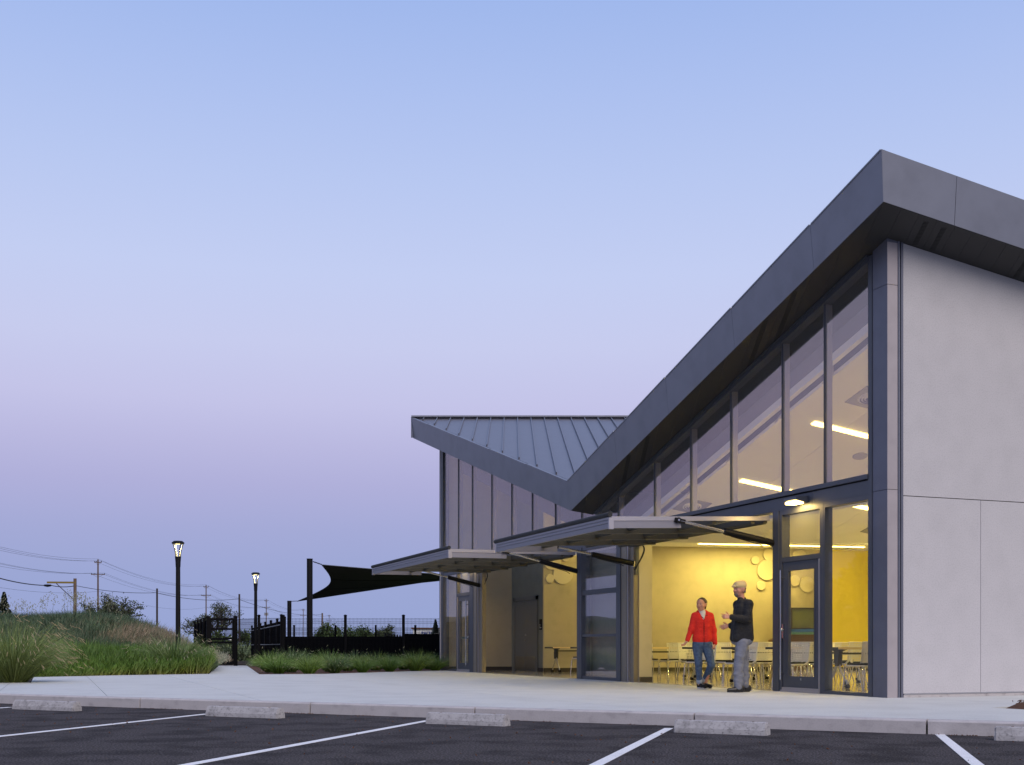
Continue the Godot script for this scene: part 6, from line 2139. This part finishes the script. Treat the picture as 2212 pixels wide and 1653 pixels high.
	flesh(skin, hand_bones(wf, V(-0.93, -0.22, 0.15), V(0.05, 0.95, -0.3), [0.1, 0.35, 0.6, 0.75, 0.9], 1.02), 0.004, 0.008)
	obj("body", skin, M.skin_man, t)
	eyes(t, Transform3D(hd.basis * 1.05, hd.origin))
	m = MB.new()
	flesh(m, moved([[V(-0.016, -0.075, 0.072), V(0.016, -0.075, 0.072), 0.024, 0.024], [V(0, -0.1, 0.066), V(0, -0.095, 0.07), 0.022, 0.022], [V(-0.022, -0.043, 0.09), V(0.022, -0.043, 0.09), 0.009, 0.009]], hd, 1.05), 0.005, 0.015)
	obj("goatee", m, M.hair_grey, t)
	m = MB.new()
	flesh(m, moved([[V(-0.062, 0.02, -0.045), V(0.062, 0.02, -0.045), 0.028, 0.028], [V(-0.05, -0.03, -0.05), V(0.05, -0.03, -0.05), 0.028, 0.028]], hd, 1.05), 0.006, 0.02)
	obj("hair", m, M.hair_grey, t)
	m = MB.new()
	flesh(m, moved([[V(0, 0.075, -0.045), V(0, 0.072, 0.045), 0.078, 0.062], [V(-0.045, 0.062, -0.03), V(-0.03, 0.062, 0.06), 0.06, 0.045], [V(0.045, 0.062, -0.03), V(0.03, 0.062, 0.06), 0.06, 0.045], [V(-0.05, 0.052, 0.1), V(0.05, 0.052, 0.1), 0.013, 0.013], [V(-0.03, 0.046, 0.13), V(0.03, 0.046, 0.13), 0.011, 0.011], [V(0, 0.062, 0.1), V(0, 0.048, 0.14), 0.014, 0.011]], hd, 1.05), 0.006, 0.02)
	obj("flat_cap", m, M.cap_cloth, t)
	m = MB.new()
	var jb := [[sn, en, 0.082, 0.066], [en, wn + V(0.03, 0, 0), 0.064, 0.05], [sf, ef, 0.08, 0.064], [ef, wf + V(0.03, 0, 0), 0.062, 0.05], [V(0.055, 1.52, -0.02), V(0.02, 1.53, 0.03), 0.06, 0.055], [sn + V(0, 0.01, 0), sf + V(0, 0.01, 0), 0.075, 0.075]]
	# hem to shoulders: the boxy jacket flares a little over the seat; its broad side faces the camera
	for zo in [-0.115, -0.04, 0.04, 0.115]:
		var q: float = 1.0 if absf(zo) < 0.1 else 0.93
		jb.append_array(stack([[0.895, 0.048, 0.195 * q, 0.066, zo], [1.0, 0.05, 0.182 * q, 0.066, zo], [1.15, 0.055, 0.165 * q, 0.068, zo], [1.3, 0.062, 0.152 * q, 0.07, zo], [1.41, 0.068, 0.138 * q, 0.07, zo], [1.475, 0.068, 0.11 * q, 0.066, zo * 0.9]], V(1, 0, -0.1)))
	flesh(m, jb, 0.0115, 0.022)
	obj("jacket", m, M.dark_wool, t)
	m = MB.new()
	flesh(m, [[V(0.075, 1.555, -0.045), V(0.02, 1.565, -0.055), 0.02, 0.018], [V(0.085, 1.555, 0.02), V(0.0, 1.545, 0.07), 0.022, 0.016], [V(0.1, 1.55, -0.03), V(0.095, 1.55, 0.02), 0.02, 0.02]], 0.007, 0.02)
	obj("collar", m, M.dark_wool, t)
	m = MB.new()
	flesh(m, [[V(0.0, 0.88, 0) + L * 0.07, V(0.1, 0.88, 0) + L * 0.07, 0.105, 0.105], [V(0.0, 0.88, 0) - L * 0.07, V(0.1, 0.88, 0) - L * 0.07, 0.105, 0.105], [V(0.04, 0.82, 0.09), V(-0.025, 0.46, 0.105), 0.112, 0.08], [V(-0.025, 0.46, 0.105), V(-0.035, 0.09, 0.1), 0.078, 0.07], [V(0.07, 0.82, -0.09), V(0.108, 0.46, -0.105), 0.11, 0.078], [V(0.108, 0.46, -0.105), V(0.122, 0.11, -0.11), 0.076, 0.068], [V(-0.06, 0.3, 0.12), V(0.01, 0.28, 0.1), 0.06, 0.058], [V(-0.055, 0.2, 0.11), V(0.0, 0.17, 0.1), 0.058, 0.06], [V(0.09, 0.3, -0.09), V(0.15, 0.27, -0.1), 0.056, 0.055]], 0.0115, 0.02)
	obj("trousers", m, M.slacks, t)
	for e in [[V(0.035, 0.045, 0.09), V(-0.2, 0.04, 0.155)], [V(0.19, 0.045, -0.115), V(-0.02, 0.04, -0.055)]]:
		m = MB.new()
		var dd: Vector3 = (e[1] - e[0]).normalized()
		flesh(m, [[e[0], e[0].lerp(e[1], 0.5), 0.042, 0.04], [e[0].lerp(e[1], 0.5), e[1], 0.044, 0.03], [e[0] + V(0, 0.035, 0), e[0].lerp(e[1], 0.4) + V(0, 0.03, 0), 0.036, 0.032]], 0.008, 0.02)
		var sh := obj("shoe", m, M.leather, t)
		m = MB.new()
		flesh(m, [[e[0] * V(1, 0, 1) + V(0, 0.012, 0), e[1] * V(1, 0, 1) + V(0, 0.012, 0) + dd * 0.02, 0.012, 0.011], [e[0] * V(1, 0, 1) + V(0, 0.012, 0.03), e[1] * V(1, 0, 1) + V(0, 0.012, 0.03), 0.012, 0.011], [e[0] * V(1, 0, 1) + V(0, 0.012, -0.03), e[1] * V(1, 0, 1) + V(0, 0.012, -0.03), 0.012, 0.011]], 0.007, 0.02)
		obj("sole", m, M.rubber, sh)

const LAMP := 74.0

func _ready() -> void:
	camera_and_light()
	materials()
	ground()
	terrain()
	hall = thing("community_hall", "butterfly-roofed hall of dark metal, glass and pale cast panels, lit from inside", "building")
	roof()
	shell()
	tilt_door(-8.25, -2.99, 0.0, 4)
	tilt_door(-18.0, -11.13, 0.1, 5)
	interior()
	ceiling_fittings()
	wall_things()
	furniture()
	lamp_posts()
	fences()
	shade_sail()
	poles()
	far_buildings()
	grass()
	clumps()
	trees()
	people()
